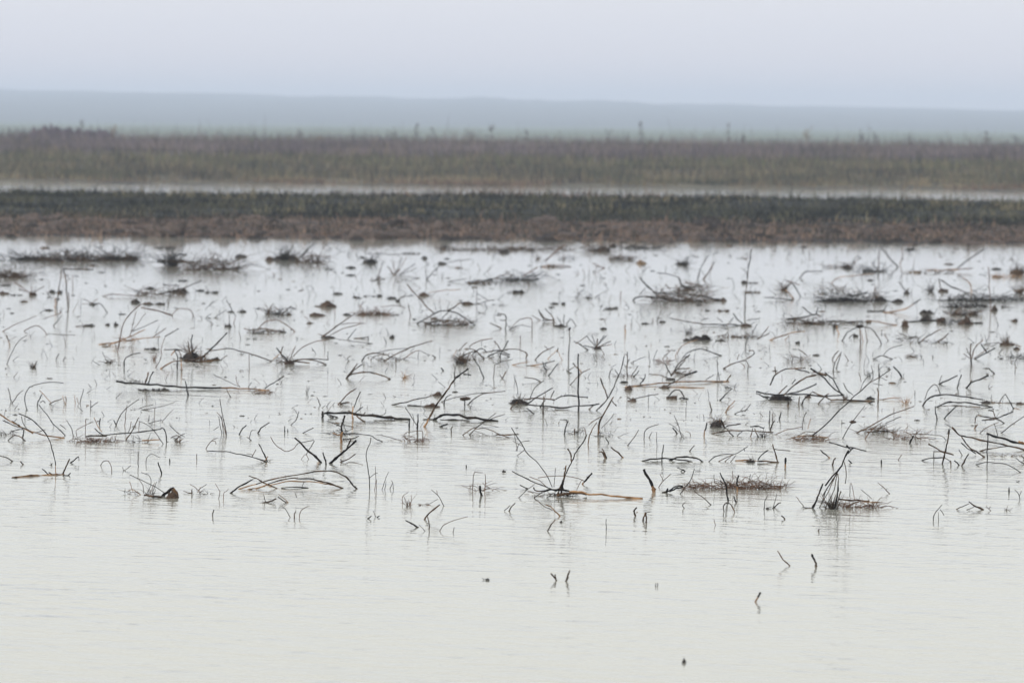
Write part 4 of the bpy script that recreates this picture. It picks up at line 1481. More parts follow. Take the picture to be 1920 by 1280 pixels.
t5 twig 880,452 1000,402
Fb twig_tangle 725,945 530,95 72
Fr twig_tangle 930,1145 578,110 60
t4 twig 1090,530 1200,535 1300,550 1337,582w
> burnt_stick | stick | small black spike right of the wiry brush heap
k11 - 1063,602w 1078,578 1092,546
> fallen_branch | branches | long low black arches meeting at a dark knot near the right edge
k10 arch 1160,323w 1200,270 1280,240 1400,243 1500,258 1615,278
k9 arch 1265,332w 1340,300 1450,295 1560,310 1682,332w
k7 flat_piece 1270,327 1400,322 1592,332
Ck knot 1638,308 64,38
b8 limb 1640,292 1740,300 1842,302w
t6 thin_hoop 1175,280 1200,210 1240,165 1270,180 1292,232
k7 tripod_leg 1780,233 1810,290 1842,342w
t6 tripod_leg 1730,305w 1755,260 1780,235
s6 tripod_foot 1838,338w 1884,346w
Fk twig_tangle 1600,1680 300,45 12
> burnt_stick | stick | bent black stick standing below the left end of the long low arches
k8 - 1255,325 1258,380 1268,428w
> burnt_stick | stick | black stick leaning right below the middle of the long low arches
k8 - 1323,418w 1360,375 1417,323
> mud_clod | clod | flat clod at the right picture edge beside the long low arches
Cb - 1892,312 76,26
> fallen_branch | twigs | dark zigzag of bent twigs below the long low arches, tan at its left foot
k8 limb 1553,452 1562,400 1620,402 1700,415 1772,452w
k10 limb 1603,430 1700,425
k7 twig 1650,357 1690,365 1707,416
k7 twig 1710,417 1770,395 1842,364
s8 foot 1548,494w 1572,460
> thin_twig | twig | thin crossed twigs just below the dark zigzag of bent twigs
b5 stem 1588,527w 1650,480 1732,445
t5 stem 1695,450 1722,542w
> thin_twig | twig | slim twig slanting up to the right picture edge above the thick burnt branches
t6 - 1748,527w 1820,470 1926,398
> fallen_branch | branches | pair of thick burnt branches reaching in from the right picture edge
k14 limb 1640,530 1730,560 1820,585 1925,610
s15 bare_end 1880,592 1970,618
k10 limb 1378,483 1440,540 1560,570 1700,600
b10 limb 1690,598 1800,620 1940,657w
k10 leg 1450,555 1500,620 1560,665 1622,708w
k7 twig 1448,598 1500,640 1560,682
k8 leg 1646,716w 1645,620 1650,538
b7 twig 1588,662w 1680,640 1802,625
Fk twig_tangle 1640,1910 704,26 36
> burnt_stick | stick | knobby upright stick leaning right, left of the thick branches at the right edge
b10 stick 1308,757w 1330,660 1350,580 1357,520
k13 knob 1354,535 1358,502
> fallen_branch | twigs | dark twigs lying low behind the knobby upright stick
k9 limb 1203,608 1290,655 1392,690
k6 leg 1245,668 1245,728w
k7 arch 1153,732w 1230,712 1320,715 1372,738
k8 leg 1372,768w 1370,732
k6 twig 1240,665 1300,670 1330,680
> burnt_stick | stick | short stick leaning right, right of the knobby upright stick
k9 - 1453,773w 1480,720 1506,683
> burnt_stick | stick | tiny black peg leaning left, right beside the knobby upright stick
k10 - 1398,733 1432,768w
> burnt_stick | stick | tiny dark twig under the left leg of the thick right-edge branches
k6 - 1433,653 1457,692w
> bent_stem | stem | long low thin hoop near the right edge, under the thick branches
k6 - 1558,763w 1650,745 1760,755 1840,785 1897,823w
> thin_twig | twig | short twigs touching the right picture edge above the long low hoop
k6 stem 1858,713 1926,758w
k8 stem 1898,693 1926,722w
> burnt_bush | bush | tall burnt bush leaning right, its twigs gathered to a black tip, tangled at its foot
k11 stem 604,655 570,725 540,790 485,850 430,920
k9 tip 586,622 625,655
k12 tip 590,618 607,640
k8 cross_twig 458,596 590,630 737,660
k8 tip 640,632 600,680
k6 twig 570,740 588,810 580,905
k7 twig 540,790 470,900 408,1002
k13 thick_stem 333,1089w 370,1010 412,905
k6 twig 440,940 398,1062
k10 stick 503,1094w 520,1000 526,888
k6 twig 530,962 525,830
k8 stick 518,1055 547,963
t4 grass_blade 618,900 612,1002
t4 grass_blade 625,900 652,1032
Fb twig_tangle 385,570 1096,160 70
Fr foot_tangle 550,835 1092,82 110
s8 limb 700,1042 832,1046w
b10 limb 530,1022 640,1030 762,1036
b8 limb 588,1088w 650,1050 687,1038
k7 root 262,1082 335,1088w
t4 twig 210,1000 267,1072w
k6 twig 500,860 455,960 385,1085
k6 twig 520,830 490,960 430,1090
t4 twig 700,950 780,1020
> burnt_stick | stick | small stick slanting left with a pale foot, left of the tall burnt bush's tip
k8 stick 393,653 445,697
s8 foot 440,693 462,712w
> burnt_stick | stick | short black stick leaning right close to the tall burnt bush's stem
k10 - 483,768w 497,730 509,712
> burnt_stick | stick | tiny black splinter right of the tall burnt bush's upper stem
k9 - 603,728 627,752w
> burnt_stick | stick | stout dark peg with an orange foot, left of the tall burnt bush
k14 peg 131,755 133,712
s13 foot 130,775w 131,750
> burnt_stick | stick | tiny dark peg alone right of the tall burnt bush's top
k11 - 850,758w 850,728
> thin_twig | twig | fine short twig leaning right, right of the lone tiny peg
t5 - 978,728w 1002,688
> thin_twig | twig | fine beaded twig slanting left, alone right of the tall burnt bush
t5 twig 825,898 860,930 912,980w
t4 shoot 860,930 850,940
t4 shoot 885,952 895,940
> thin_twig | twig | small branching twig standing in open water at lower right
t6 stem 1240,1184w 1250,1130 1304,1064
t5 shoot 1290,1098 1320,1142
t4 shoot 1280,1182w 1275,1118
> fallen_branch | twigs | low dark tent of two twigs in open water at lower right
b6 twig 1412,1098w 1510,1054
b10 twig 1508,1040 1560,1075 1614,1100w
t5 twig 1490,1102w 1552,1075
> dry_tuft | tuft | tiny brown tuft near the right edge, right of the low tent of twigs
Fb - 1762,1812 1112,50 12
> thin_twig | twig | tiny thin sprig between the low tent of twigs and the tiny brown tuft
t4 - 1672,1108w 1655,1092 1638,1074
t4 +- 1655,1095 1670,1078
> burnt_stick | stick | short upright dark peg near the right edge above the tiny brown tuft
k9 - 1808,968w 1808,933
> thin_twig | twig | thin forked twig at the right edge beside the short upright peg
t5 stem 1890,1022w 1880,985 1850,950
t4 stem 1885,1000 1902,960
> fallen_branch | twig | low curved scrap with a thin upright stick, between the mat and the tall burnt bush
k8 twig 45,1084w 70,1060 97,1048
t5 stick 40,1088w 65,982
Ck clod 18,1094 64,18
> mud_clod | clod | tiny black scrap floating near the right edge, above the short upright peg
Ck - 1865,894 28,14
> mud_clod | clod | small black leaf-like scrap in open water left below the tall burnt bush
k10 - 100,1145 118,1160 126,1172w
> mud_clod | clod | tiny black speck in the tall burnt bush's reflection
k9 - 378,1262w 384,1242
> burnt_stick | stick | three thin pegs in a row left of the seed-headed stem's reddish mat
k7 peg 10,448w 12,358
k7 peg 32,428w 34,378
k8 peg 85,423w 98,366
> burnt_stick | stick | black stick leaning right below the three thin pegs in a row
k9 - 18,503w 35,460 52,433
> burnt_stick | stick | thick black stick leaning left, alone right of the seed-headed stem's tip
k11 - 940,28 975,70 1004,107w
> burnt_stick | stick | thick dark stick leaning right with a thin sprig, above the long low arches
k10 stick 1283,160w 1350,130 1422,94
t5 sprig 1285,150 1305,92
> burnt_stick | stick | slim upright stick leaning right between two thick slanted sticks
k8 - 1420,187w 1452,88
> burnt_stick | stick | thick black crooked stick leaning right, above the right end of the low arches
k12 stick 1488,188w 1530,145
k10 stick 1520,150 1590,122 1657,94
k7 fork 1516,148 1530,128
> burnt_stick | stick | tiny dark twig floating above the thick crooked stick at right
k8 - 1658,48 1697,82w
T 800 960 3
> burnt_stick | stick | tiny notched dark stub, left one of two alone in the open foreground water
b8 stub 698,343 714,364 731,384w
k6 splinter 722,348 728,376
> burnt_stick | stick | tiny slanting dark stub, right one of two alone in the open foreground water
b9 - 784,388w 790,360 806,326
> mud_clod | clod | small dark clod with a bead beside it, far left in the open foreground water
Ck clod 342,384 24,22
Ck bead 320,380 12,10
> thin_twig | twig | two tiny grey stalks in open foreground water, right of the twin stubs
t4 stem 1288,416w 1288,396
t4 stem 1298,416w 1299,396
> mud_clod | clod | blurred dark lump nearest the camera at the bottom of the picture
Ck - 1447,846 20,36
T 1280 960 3
> burnt_stick | stick | bent peg with a clear wavering reflection, in open water below the tall burnt bush
b11 peg 741,265 746,285 750,304w
k11 tip 728,234 742,268
> thin_twig | twig | thin pale twig slanting left in open water beside the bent peg
t5 - 533,216 565,262 603,300w
> burnt_stick | stick | short slanting peg with a dark reflection, foremost peg at right
k10 tip 424,477 438,449
s9 foot 409,502w 426,474
T 0 440 4
> mud_bar | litter | long low bar of dark litter near the far shore at the left
Cb mud 560,196 640,48
Ck mud 240,190 260,52
Ck mud 880,190 320,52
Fk twig_tangle 20,1060 200,85 150
Fb twig_tangle 250,1000 205,70 80
> mud_bar | litter | dark litter heap cut by the left picture edge near the far shore
Ck mud 50,316 190,48
Cb mud 110,332 90,26
Fk twig_tangle -20,185 330,85 60
> mud_bar | litter | ragged dark litter patch right of the long low bar near the far shore
Ck mud 1290,205 220,36
Ck mud 1255,106 150,28
Fk twig_tangle 1170,1400 238,130 60
> mud_bar | litter | brown litter patch, second right of the long low bar near the far shore
Cb mud 1700,264 170,36
Cb mud 1440,270 120,30
Fb twig_tangle 1390,1790 268,110 90
> mud_clod | clod | dark clod near the far shore between the brown litter patch and the bushy heap
Ck - 1812,172 90,34
> burnt_stick | stalks | tall pair of thin dark stalks standing near the left, brown litter at their top
k8 stalk 468,205 460,300 445,370 425,545w
k9 stalk 475,245 490,330 502,440 510,575w
b9 stub 515,430 518,500w
s8 stub 412,545w 416,470
b9 flat_twig 478,256 600,260 700,262
t6 stalk 545,300 545,390w
> mud_clod | clod | two small dark clods at the left of the tall thin stalk pair
Ck clod 390,436 42,26
Ck clod 448,440 38,28
> dry_tuft | tuft | star-like grey tuft left of the tall thin stalk pair
t8 stem 105,358 170,400 240,442
t7 stem 232,452w 235,388
t7 stem 240,442 290,410 332,388
t6 stem 200,430 140,402
Cb clod 240,458 54,36
> mud_clod | clod | brown clods in a row at the left edge, left of the star-like grey tuft
Cb clod 20,448 80,28
Ck clod 120,458 80,22
Ck clod 40,384 60,18
> brush_heap | twigs | wide low spray of grey twigs in the far left clutter, dark clod at its right
t7 limb 770,462w 850,445 950,455 1042,460
b10 limb 1028,442 1110,430
t9 limb 1190,445w 1300,420 1400,390 1515,343
b7 twig 1220,370 1350,385
Ck clod 1590,440 112,32
Ck clod 1350,434 110,34
Fb twig_tangle 1020,1420 458,85 60
> bent_stem | stem | small grey arch with a dark knot, left of the tall grey hoop
t7 arch 620,480 690,510 750,520 805,584w
Ck knot 695,528 52,26
t6 twig 690,512 732,480
t5 twig 620,520 690,515
> bent_stem | stem | tall grey hoop of a stem over pale fanned stalks, left of the black root clump
t8 hoop 880,882w 895,820 905,740 930,660 1000,570 1060,520 1132,514
t10 limb 1058,545 1180,570 1295,607
t7 arch 1290,602 1330,560 1380,553 1430,570 1450,612w
s8 flat_stalk 740,822w 850,810 940,795 1100,775 1205,765
s8 fan_stalk 815,828w 970,765 1092,708
t6 fan_stalk 972,765 1005,640 1020,578
t5 fan_stalk 982,735 1060,630 1092,588
t6 fan_stalk 990,725 1100,680 1185,640
t7 fan_stalk 1148,767 1245,700
t8 fan_stalk 1238,762 1342,703
Fs twig_tangle 900,1120 800,60 18
> thin_twig | twig | thin crooked grey twig left of the black root clump
t6 - 1240,765 1210,850 1205,930 1168,995w
Ft +- 1110,1200 945,70 12
> bent_stem | stem | short black arc, quarter circle, just left of the black root clump
k9 - 930,995w 935,940 980,900 1055,886
> root_clump | roots | black root clump with a slanted stick and a long branch drooping to the right
Ck root_mass 1430,934 138,84
Fk twig_tangle 1385,1475 905,130 40
k10 spike 1442,748 1436,820 1450,905
k8 spike 1410,798 1420,885
k11 slanted_stick 1518,924 1560,880 1630,810 1703,735
b10 limb 1440,952 1500,920 1562,888
k9 drooping_branch 1556,877 1640,860 1750,857 1830,880 1920,905 2040,950w
k8 limb 1228,862 1320,860 1392,882
k9 leg 1310,870 1330,920 1330,1015w
s9 leg 1360,930 1363,1025w
k8 leg 1308,865 1345,875 1366,932
s9 leg 1283,905 1310,868
s11 foot 1203,1004w 1250,975 1312,945
k10 limb 1298,950 1400,942 1500,956 1645,936
Cb clod 1500,955 210,54
Ck clod 1615,944 66,34
k7 twig 1658,938 1706,903
Fb twig_tangle 1470,1580 945,90 24
> dry_tuft | tuft | small black grass tuft far left, below the pale thin twigs
Fk blades 222,282 1002,75 24
Ck root_clod 250,1002 44,28
> dry_tuft | tuft | tiny brown tuft left of the short black arc
Fb blades 780,868 968,55 22
t5 twig 768,878 790,930 832,966
> thin_twig | twig | tall faint twig leaning right at the far left, above the small black tuft
t6 - 52,968w 90,880 140,800 202,753
> burnt_stick | stick | short dark stick with a tan foot near the left edge, above the faint leaning twig
k9 stick 48,753 62,790
s8 foot 60,785 73,834w
> thin_twig | twigs | pale thin twigs arching low at the far left, above the faint leaning twig
t6 stem 20,725w 120,670 275,608
t7 stem 180,722w 240,690 280,680 320,710 352,748w
t6 stem 365,742w 470,750 565,752
t5 stem 325,632 462,583
t7 stem 400,684w 462,608
b4 stem 470,750 495,830w
> mud_clod | clod | flat dark clod trailing a thin twig, left of the tall grey hoop
Ck clod 665,688 74,26
t6 twig 568,686 645,680
> mud_clod | clod | two round dark clods side by side, left of the tall grey hoop
Ck clod 808,681 34,22
Ck clod 868,683 36,32
> burnt_stick | stick | two tiny pegs slanting right, right of the small black tuft at far left
k7 peg 420,938w 442,893
k7 peg 474,944w 492,913
> mud_clod | clod | low dark scraps just left of the black root clump's horizontal twig
Ck clod 1158,866 66,28
Ck clod 1105,862 36,18
> mud_clod | clod | dark scraps in a line above the tall grey hoop
Ck clod 1012,515 58,40
Ck clod 1112,524 64,22
Ck clod 1200,526 72,22
k7 stub 1250,480 1262,528w
> thin_twig | twigs | thin grey crooked stems right of the tall grey hoop
t7 stem 1698,493 1740,560 1768,612
t6 stem 1768,612 1752,665w
t5 stem 1540,562 1602,493
t5 stem 1702,560 1608,622w
t6 stem 1720,600 1715,690w
Ck clod 1708,694 54,30
Ck clod 1552,628 62,12
Ck clod 1632,628 50,10
> mud_clod | clod | small flat clod with a sprig right of the thin grey crooked stems
Ck clod 1820,582 52,22
t5 sprig 1820,575 1815,545
> mud_clod | clod | three flat brown scraps around the drooping branch of the black root clump
Cb scrap 1495,1038 52,14
Cb scrap 1828,1024 62,14
Ck scrap 1810,898 52,14
> thin_twig | twig | thin vertical stalk under the drooping branch of the black root clump
t6 - 1868,890 1872,1008w
> mud_clod | clod | small flat dark scrap alone, above the black root clump's drooping branch
Ck - 1895,784 70,16
T 480 440 4
> brush_heap | brush | dark bushy heap by the far shore, left of centre
Ck mound 220,194 170,74
Fk twig_tangle 140,310 195,140 80
Fb twig_tangle 290,500 214,120 70
k8 twig 330,175 435,68
t7 twig 300,185 400,98
k9 twig 190,120 205,80
Cb mud 400,212 200,40
Cb clod 100,198 54,38
> mud_clod | clod | faint scraps with short twigs just below the dark bushy far heap
Ck clod 548,264 70,20
t7 twig 530,222 545,262
t7 twig 130,285 140,325
> brush_heap | brush | grey tangle under a thin flat stem, near the far shore beyond the dark bushy heap
Fk twig_tangle 790,925 222,100 36
Ck mud 860,214 110,34
t6 flat_stem 825,142w 1000,147 1235,142w
Ck mud 1160,146 120,22
> mud_clod | clod | small dark clod above the fan-shaped grey tuft, near the far shore
Ck - 1265,182 42,26
> dry_tuft | tuft | slim grey tuft leaning right, left of the fan-shaped grey tuft
t7 stem 905,335w 930,280 952,195
t7 stem 910,325 937,248
b10 litter 858,346 900,340 932,316
Fb twig_tangle 865,940 345,40 12
> dry_tuft | tuft | fan-shaped grey tuft spreading wide from a brown foot, in the far clutter
b9 foot 1040,302w 1010,265 985,238
b8 foot 1045,297w 1072,258
t7 stem 1045,292 1028,195
t7 stem 1050,292 1092,176
t6 stem 1060,292 1132,168
t7 stem 1070,302 1195,216
t6 stem 1080,305 1205,248
t6 stem 1060,302 1225,328w
> thin_twig | twig | pale V of two twigs right of the fan-shaped grey tuft
t8 stem 1278,333w 1320,290 1373,236
t6 stem 1280,330 1275,243
> mud_clod | clod | far clod with a pale flat twig reaching right, near the far shore
Ck clod 1392,224 64,26
t6 twig 1435,207 1605,183
> fallen_branch | branch | long low brown twig line in the far clutter, right of the pale twig V
t7 limb 1440,352w 1580,330
b10 limb 1588,366w 1680,350 1765,360
Cb clod 1700,370 140,28
b8 limb 1778,332w 1860,300 1930,302w
Fk twig_tangle 1600,1860 366,50 26
> mud_clod | clod | four dark scraps strung out in a line above the dark brown litter mat
Ck scrap 612,448 64,22
Ck scrap 745,472 42,14
Ck scrap 850,466 84,24
Ck scrap 925,466 42,22
> thin_twig | twig | dark clod trailing a curved grey twig, right end of the line of scraps
Ck clod 1015,482 72,22
Ck clod 1064,504 36,24
t8 twig 1060,500w 1090,470 1182,455
> mud_clod | clod | brown clod beside the top of the long left-leaning stick, thin tan twig behind
Cb clod 1265,462 74,38
s6 twig 1300,432 1400,420 1535,410
> brush_heap | twigs | low mound of dark twigs under an arch, a long stick leaning left over it
t9 long_stick 1132,372 1200,450 1270,530 1335,588
k9 arch 1208,668w 1280,625 1380,575 1470,575 1560,620 1642,678w
k9 limb 1428,572 1480,545 1542,503
Fk twig_tangle 1250,1620 684,78 90
Ck mound 1420,682 290,32
Cb crest 1340,634 50,20
t7 twig 1460,562 1395,622
k8 twig 1260,672w 1400,640 1560,655
> mud_clod | clod | brown clod on a low dark twig, right of the long left-leaning stick
k9 twig 1528,512w 1640,522
Cb clod 1592,526 86,30
t7 twig 1638,522 1730,500 1795,488
t6 stem 1655,385 1655,515w
t5 twig 1660,442 1742,492
> mud_clod | clod | wide humped brown clod in the middle distance, left of centre
Cb clod 540,544 124,50
t6 peg 590,545 592,604w
> mud_clod | clod | low brown clod below left of the wide humped brown clod
Cb - 455,612 104,32
> brush_heap | twigs | small brown twig heap with dark spikes, left of the low brown clod
Cb mound 190,604 150,42
Fb twig_tangle 35,130 600,110 20
Fk twig_tangle 120,260 604,85 44
k8 spike 138,538 182,582
k9 spike 190,602 230,560 268,533
> twig_mat | litter | dark brown litter mat with a crest, left of the twig mound under the arch
Cb mat 890,604 250,48
Fr twig_tangle 760,1025 606,58 70
t5 twig 775,575 802,498
t6 twig 888,538 922,562
t6 twig 938,542 1050,530 1122,552
Ck scrap 1050,606 60,14
> thin_twig | twig | thin dark stalk leaning left, right of the dark brown litter mat
t7 - 1143,513 1160,608w
> mud_clod | clod | small dark scrap left of the dark brown litter mat
Ck - 680,604 54,24
> bent_stem | stem | grey hooped twig over dark litter, below the small brown twig heap
t8 hoop 5,725w 40,680 90,645 150,640 220,670 292,724w
k10 limb -30,710 60,705 150,720 225,732w
Fk twig_tangle -60,235 738,42 50
Ck mud 10,742 90,24
k8 limb -90,704 0,722
> mud_clod | clod | small brown clod with a thin twig, right of the grey hooped twig
Cb clod 405,668 44,18
t5 twig 358,608 402,652
> fallen_branch | twigs | forked grey twig lying low, its long prong rising right to the litter mat
k10 prong 488,773w 560,720 640,660 745,588
t7 prong 558,752 640,710 782,668
t6 prong 640,672 740,660 825,668
k11 base 488,773w 570,765
Ck clod 545,778 84,28
t6 flat_twig 580,777 700,795 872,817w
k6 flat_twig 465,742 520,760
> burnt_stick | stick | two black twigs meeting low, right of the forked grey twig
k7 slanted_twig 688,782w 720,745 752,703
k10 flat_twig 738,778w 842,767
k7 stub 842,787w 842,760
> mud_clod | clod | single dark pointed clod in clear water left of the twig mound
Ck - 1020,778 46,38
> thin_twig | twig | thin faint stalk leaning left, left of the single pointed clod
t6 - 957,763 977,814w
> mud_clod | clod | flat dark scraps under the grey hooped twig
Ck scrap 12,784 60,16
Ck scrap 325,781 50,10
> burnt_bush | bush | spiky brown clump with a long thin twig curving up right
k9 spike 152,848 200,900 242,952
k8 spike 200,838 190,900 232,952
t7 spike 297,833 270,900 250,942
t7 curved_twig 278,912 340,850 430,805 545,785
k8 limb 248,952 370,930 545,937
k9 limb 258,947 400,935 528,972w
b11 limb 218,967 300,950 405,962
Cb clod 250,974 66,42
t6 sprig 540,873 540,938
s6 sprig 128,932 182,888
Fb twig_tangle 140,290 965,100 30
> burnt_stick | stick | tiny tan hooked stick right of the spiky brown clump
b7 - 700,948w 684,930 712,906
> fallen_branch | twigs | low spread of arched stems with one long tan stick rising right
k9 arch 793,948w 830,900 890,890 962,890
b9 tan_stick 958,948w 1050,895 1150,850 1250,815 1322,797
t6 arch 858,942w 900,905 1002,895
t6 arch 880,892 1000,865 1132,850
t7 arch 1108,933w 1160,890 1222,865
t5 leg 1222,865 1215,912w
t5 leg 1220,865 1302,902w
Fb twig_tangle 855,1110 948,65 28
b6 stub 1050,988w 1045,930
> burnt_stick | stick | short black peg right of the low spread of arched stems
k10 - 1322,903 1347,924w
> brush_heap | twigs | dense wiry tangle of dark twigs at the centre
Fb twig_tangle 1478,1620 965,110 70
k7 twig 1518,872 1582,808
t7 twig 1598,842 1660,800 1775,778
k9 twig 1598,848 1660,880 1712,928w
k8 twig 1618,902 1690,850 1732,882
k8 twig 1498,962 1560,900 1662,870
Ck knot 1530,974 54,46
s6 twig 1480,922 1502,868
k6 twig 1655,870 1640,930w
Fk twig_tangle 1560,1730 935,80 26
> burnt_bush | bush | spider-like crossing of dark twigs with a long arc to the right, by the wiry tangle
k9 limb 1698,880 1800,870 1842,868
k9 arc 1838,868 1900,858 1990,865 2030,890 2025,925w
k9 leg 1842,868 1738,912w
k8 leg 1788,798 1842,872
k8 leg 1893,793 1848,872
k9 leg 1842,868 1832,924w
k8 loop 1832,922 1815,892 1862,900 1900,915w
k8 leg 1845,872 1905,900
> burnt_stick | stick | slim black stick leaning left, below the wiry tangle
k8 - 1628,918 1670,990 1710,1075w
> thin_twig | twig | pale twig bent like a table corner, right of the slim left-leaning stick
t6 leg 1790,975 1780,1075w
t6 top 1790,975 1850,950 1925,935
> burnt_stick | stick | small black V of two twigs right of the table-corner twig
k8 stem 1828,1052 1848,1078w
k8 stem 1848,1074w 1880,1022
> dry_tuft | tuft | tiny tan tuft right of the low black arch with straight twigs
Fs - 1085,1138 1082,70 16
> burnt_stick | stick | tiny black chip right of and above the low black arch
k11 - 1388,998 1407,1020w
> burnt_stick | stick | two short sticks standing behind the forked top of the tall leaning stalk
k8 stick 1494,985 1490,1072w
k7 stick 1532,1012 1530,1050w
> bent_stem | stem | pale stems bent like a frame, right of the twig mound under the arch
t9 stem 1812,588 1868,605 1878,650 1870,708w
b9 stem 1755,660 1842,704w
t7 stem 1828,640 1872,642
t7 hoop 1920,690 1980,635 2040,625 2070,640 2070,724w
t6 hoop 1900,712w 1970,680 2062,690
Fb twig_tangle 1890,1980 712,50 10
> mud_clod | clod | flat dark scraps in a line above the frame of pale bent stems
Ck scrap 1905,438 64,16
Ck scrap 1840,533 62,14
Ck scrap 1690,590 50,14
T 960 440 4
> mud_clod | clod | pair of dark clods beside each other, above the bent frame stems at centre
Ck clod 25,440 54,30
Ck clod 72,440 44,28
> mud_bar | litter | thin dark bar of litter along the far shore at the centre
Fk twig_tangle -560,470 120,30 160
Ck mud -40,116 240,20
Ck mud -60,140 70,30
Ck mud 130,112 260,16
> mud_bar | litter | far lumpy dark litter right of the thin central bar
Ck mud 690,126 100,48
Fk twig_tangle 560,740 130,70 40
Ck mud 760,92 42,28
> mud_bar | litter | thin dark streak of litter touching the far shore, right of centre
Fk twig_tangle 820,1140 108,36 46
Ck mud 1000,106 220,18
> mud_bar | litter | pale grey litter streak below the far lumpy litter
Fk twig_tangle 730,905 192,42 34
Ck mud 815,190 140,20
> burnt_stick | stick | pale stick slanting right out of a brown litter patch near the far shore
t10 stick 250,195 320,135 398,76
Cb litter 280,246 130,32
s8 twig 228,242 292,222
t8 twig 308,225 442,241w
> brush_heap | twigs | dark spiky twig heap with a stick slanting right, in the far centre
t9 stick 85,310 140,275 193,243
Fk twig_tangle -60,180 355,90 70
Ck mound 62,346 140,42
k7 twig 108,332 130,388w
> dry_tuft | tuft | small faint tuft left of the slanting pale stick near the far shore
Fk blades 155,225 188,48 14
> dry_tuft | tuft | small faint tuft right of the slanting pale stick near the far shore
Fk blades 378,480 188,50 14
t7 stem 385,145 390,185w
> thin_twig | twig | faint parallel twigs lying slanted, right of the slanting pale stick
t8 stem 603,213 695,252w
t6 stem 610,242 655,242w
> mud_clod | clod | small orange-tan clod in the far water, left of the tall pale stalk
Cs - 968,222 62,36
> dry_tuft | tuft | grey spiky tuft above the large dark brush pile
Fk blades 1225,1345 235,100 22
Ck clod 1280,228 90,28
> thin_twig | twigs | pair of slanted grey stalks left of the tall pale stalk
t8 stalk 1393,335w 1420,240 1468,156
t10 stalk 1437,335w 1480,270 1518,206
> burnt_stick | stalk | tall pale stalk standing upright from near the far shore line, right of centre
t9 stalk 1765,330 1780,200 1796,108
b9 stalk 1744,594w 1750,480 1766,325
> mud_clod | clod | brown and dark scraps at the middle of the tall pale stalk
Cb clod 1802,438 116,26
Ck clod 1790,366 100,20
Ck clod 1738,366 34,28
> brush_heap | branches | large dark brush pile with a thick branch sticking up at its left
k12 thick_branch 962,322 1000,375 1072,432
k11 limb 1058,437 1200,440 1400,455 1555,492w
k10 limb 908,494w 950,465 1100,475 1255,482
t7 twig 955,445 1002,398
k11 thick_branch 1252,328 1280,385 1345,402
b8 limb 1288,360 1380,370 1435,392
t7 twig 1085,287 1200,300 1262,332
Fk twig_tangle 1070,1450 506,120 120
Fb twig_tangle 1225,1445 425,95 60
Ck mound 1290,506 150,54
Ck clod 1410,508 54,26
k9 limb 1398,452 1500,475 1605,494w
t8 twig 1148,370 1192,412
> mud_clod | clod | brown clod at the right tip of the large dark brush pile
Cb - 1582,502 46,32
> mud_clod | clod | three small scraps left of the large dark brush pile, over the thick short twigs
Ck scrap 322,522 56,18
Ck scrap 385,524 42,20
Ck scrap 290,548 44,14
> mud_clod | clod | dark scrap pair joined in a flat line, below left of the large brush pile
Ck scrap 735,562 64,22
Ck scrap 778,556 44,20
t6 twig 678,574 722,550
> dry_tuft | twigs | four thick short twigs leaning left together, centre middle distance
k9 stem 208,578 245,625 322,642
k9 stem 248,553 300,610 317,664w
t8 stem 200,560 215,600 245,640
t7 stem 148,603 212,642w
b9 litter 228,644 312,642
> dry_tuft | tuft | small dark clod with twigs like horns, right of the four thick short twigs
Ck clod 365,692 74,26
t7 horn 388,680 392,598
t7 horn 338,618 372,672
t7 arch 408,668w 440,635 482,684w
> burnt_stick | stalk | slender upright stalk with a dark knob on top, left of the star-shaped twigs
b8 stalk 432,705 430,800 424,948w
k15 knob 424,716 438,696
> dry_tuft | twigs | star-shaped spray of black twigs from one dark knot, right of the knobbed stalk
Ck knot 635,860 50,40
k10 stub 632,850 640,778
k7 stem 630,842 560,758
k7 stem 630,830 598,755
k7 stem 630,846 742,798
t7 stem 648,842 748,822
k7 stem 640,832 693,753
k7 stem 648,822 708,758
k7 stem 630,847 538,830
k9 stem 463,798 520,830 572,864w
k7 stem 478,817 562,758
t6 stem 668,852 692,894w
> mud_clod | clod | flat scrap just above the star-shaped spray of black twigs
Ck - 610,746 76,14
> burnt_stick | stick | faint upright peg left of the knobbed slender stalk
t7 - 60,818w 62,756
> burnt_stick | stick | tiny tan peg with a grey one beside it, right above the star-shaped spray
s8 peg 850,735w 850,673
t6 peg 895,690w 890,660
> mud_clod | clod | small dark scrap left of the tiny tan peg
Ck - 690,712 54,22
> dry_tuft | twigs | low clods with two slim twigs, right of the tiny tan peg
Ck clod 1000,672 54,18
Ck clod 1130,660 54,22
t7 twig 1088,650w 1118,566
t6 twig 1058,655w 1055,628
> fallen_branch | branch | low horizontal branch ending in a brown clod, above the round twig arch
b8 limb 1188,626 1300,650 1425,667
k10 limb 1420,672 1600,672 1735,682w
Cb clod 1750,690 76,34
k9 twig 1658,588 1690,630 1732,668
k6 twig 1638,655 1662,618
k6 twig 1538,620 1582,655
t6 twig 1758,642 1862,625
t5 twig 1420,640 1480,625
> mud_clod | clod | dark humped clod with a long tan twig curving down left from it
Ck clod 1412,794 138,56
Ck clod 1312,798 48,30
s6 curved_twig 1392,786 1300,820 1250,860 1224,914w
> burnt_bush | bush | branching dark bush with a round twig arch over it, right of the upright stick
k8 arch 1268,937 1310,890 1380,858 1440,862 1572,907w
k10 stem 1195,1060 1250,970 1335,898
k9 stem 1190,1055 1252,990 1300,940
k9 stem 1238,1007 1335,1000
k8 stem 1148,963 1192,1045
Ck root_clod 1190,1092 62,42
k8 limb 1028,1045 1120,1055 1172,1078
Fk twig_tangle 1235,1345 1055,70 24
t5 twig 1128,932 1202,858
> dry_tuft | tuft | reddish sprigs left of the branching dark bush's arch
Fr blades 1078,1182 962,60 22
t5 stem 1025,870 1035,955w
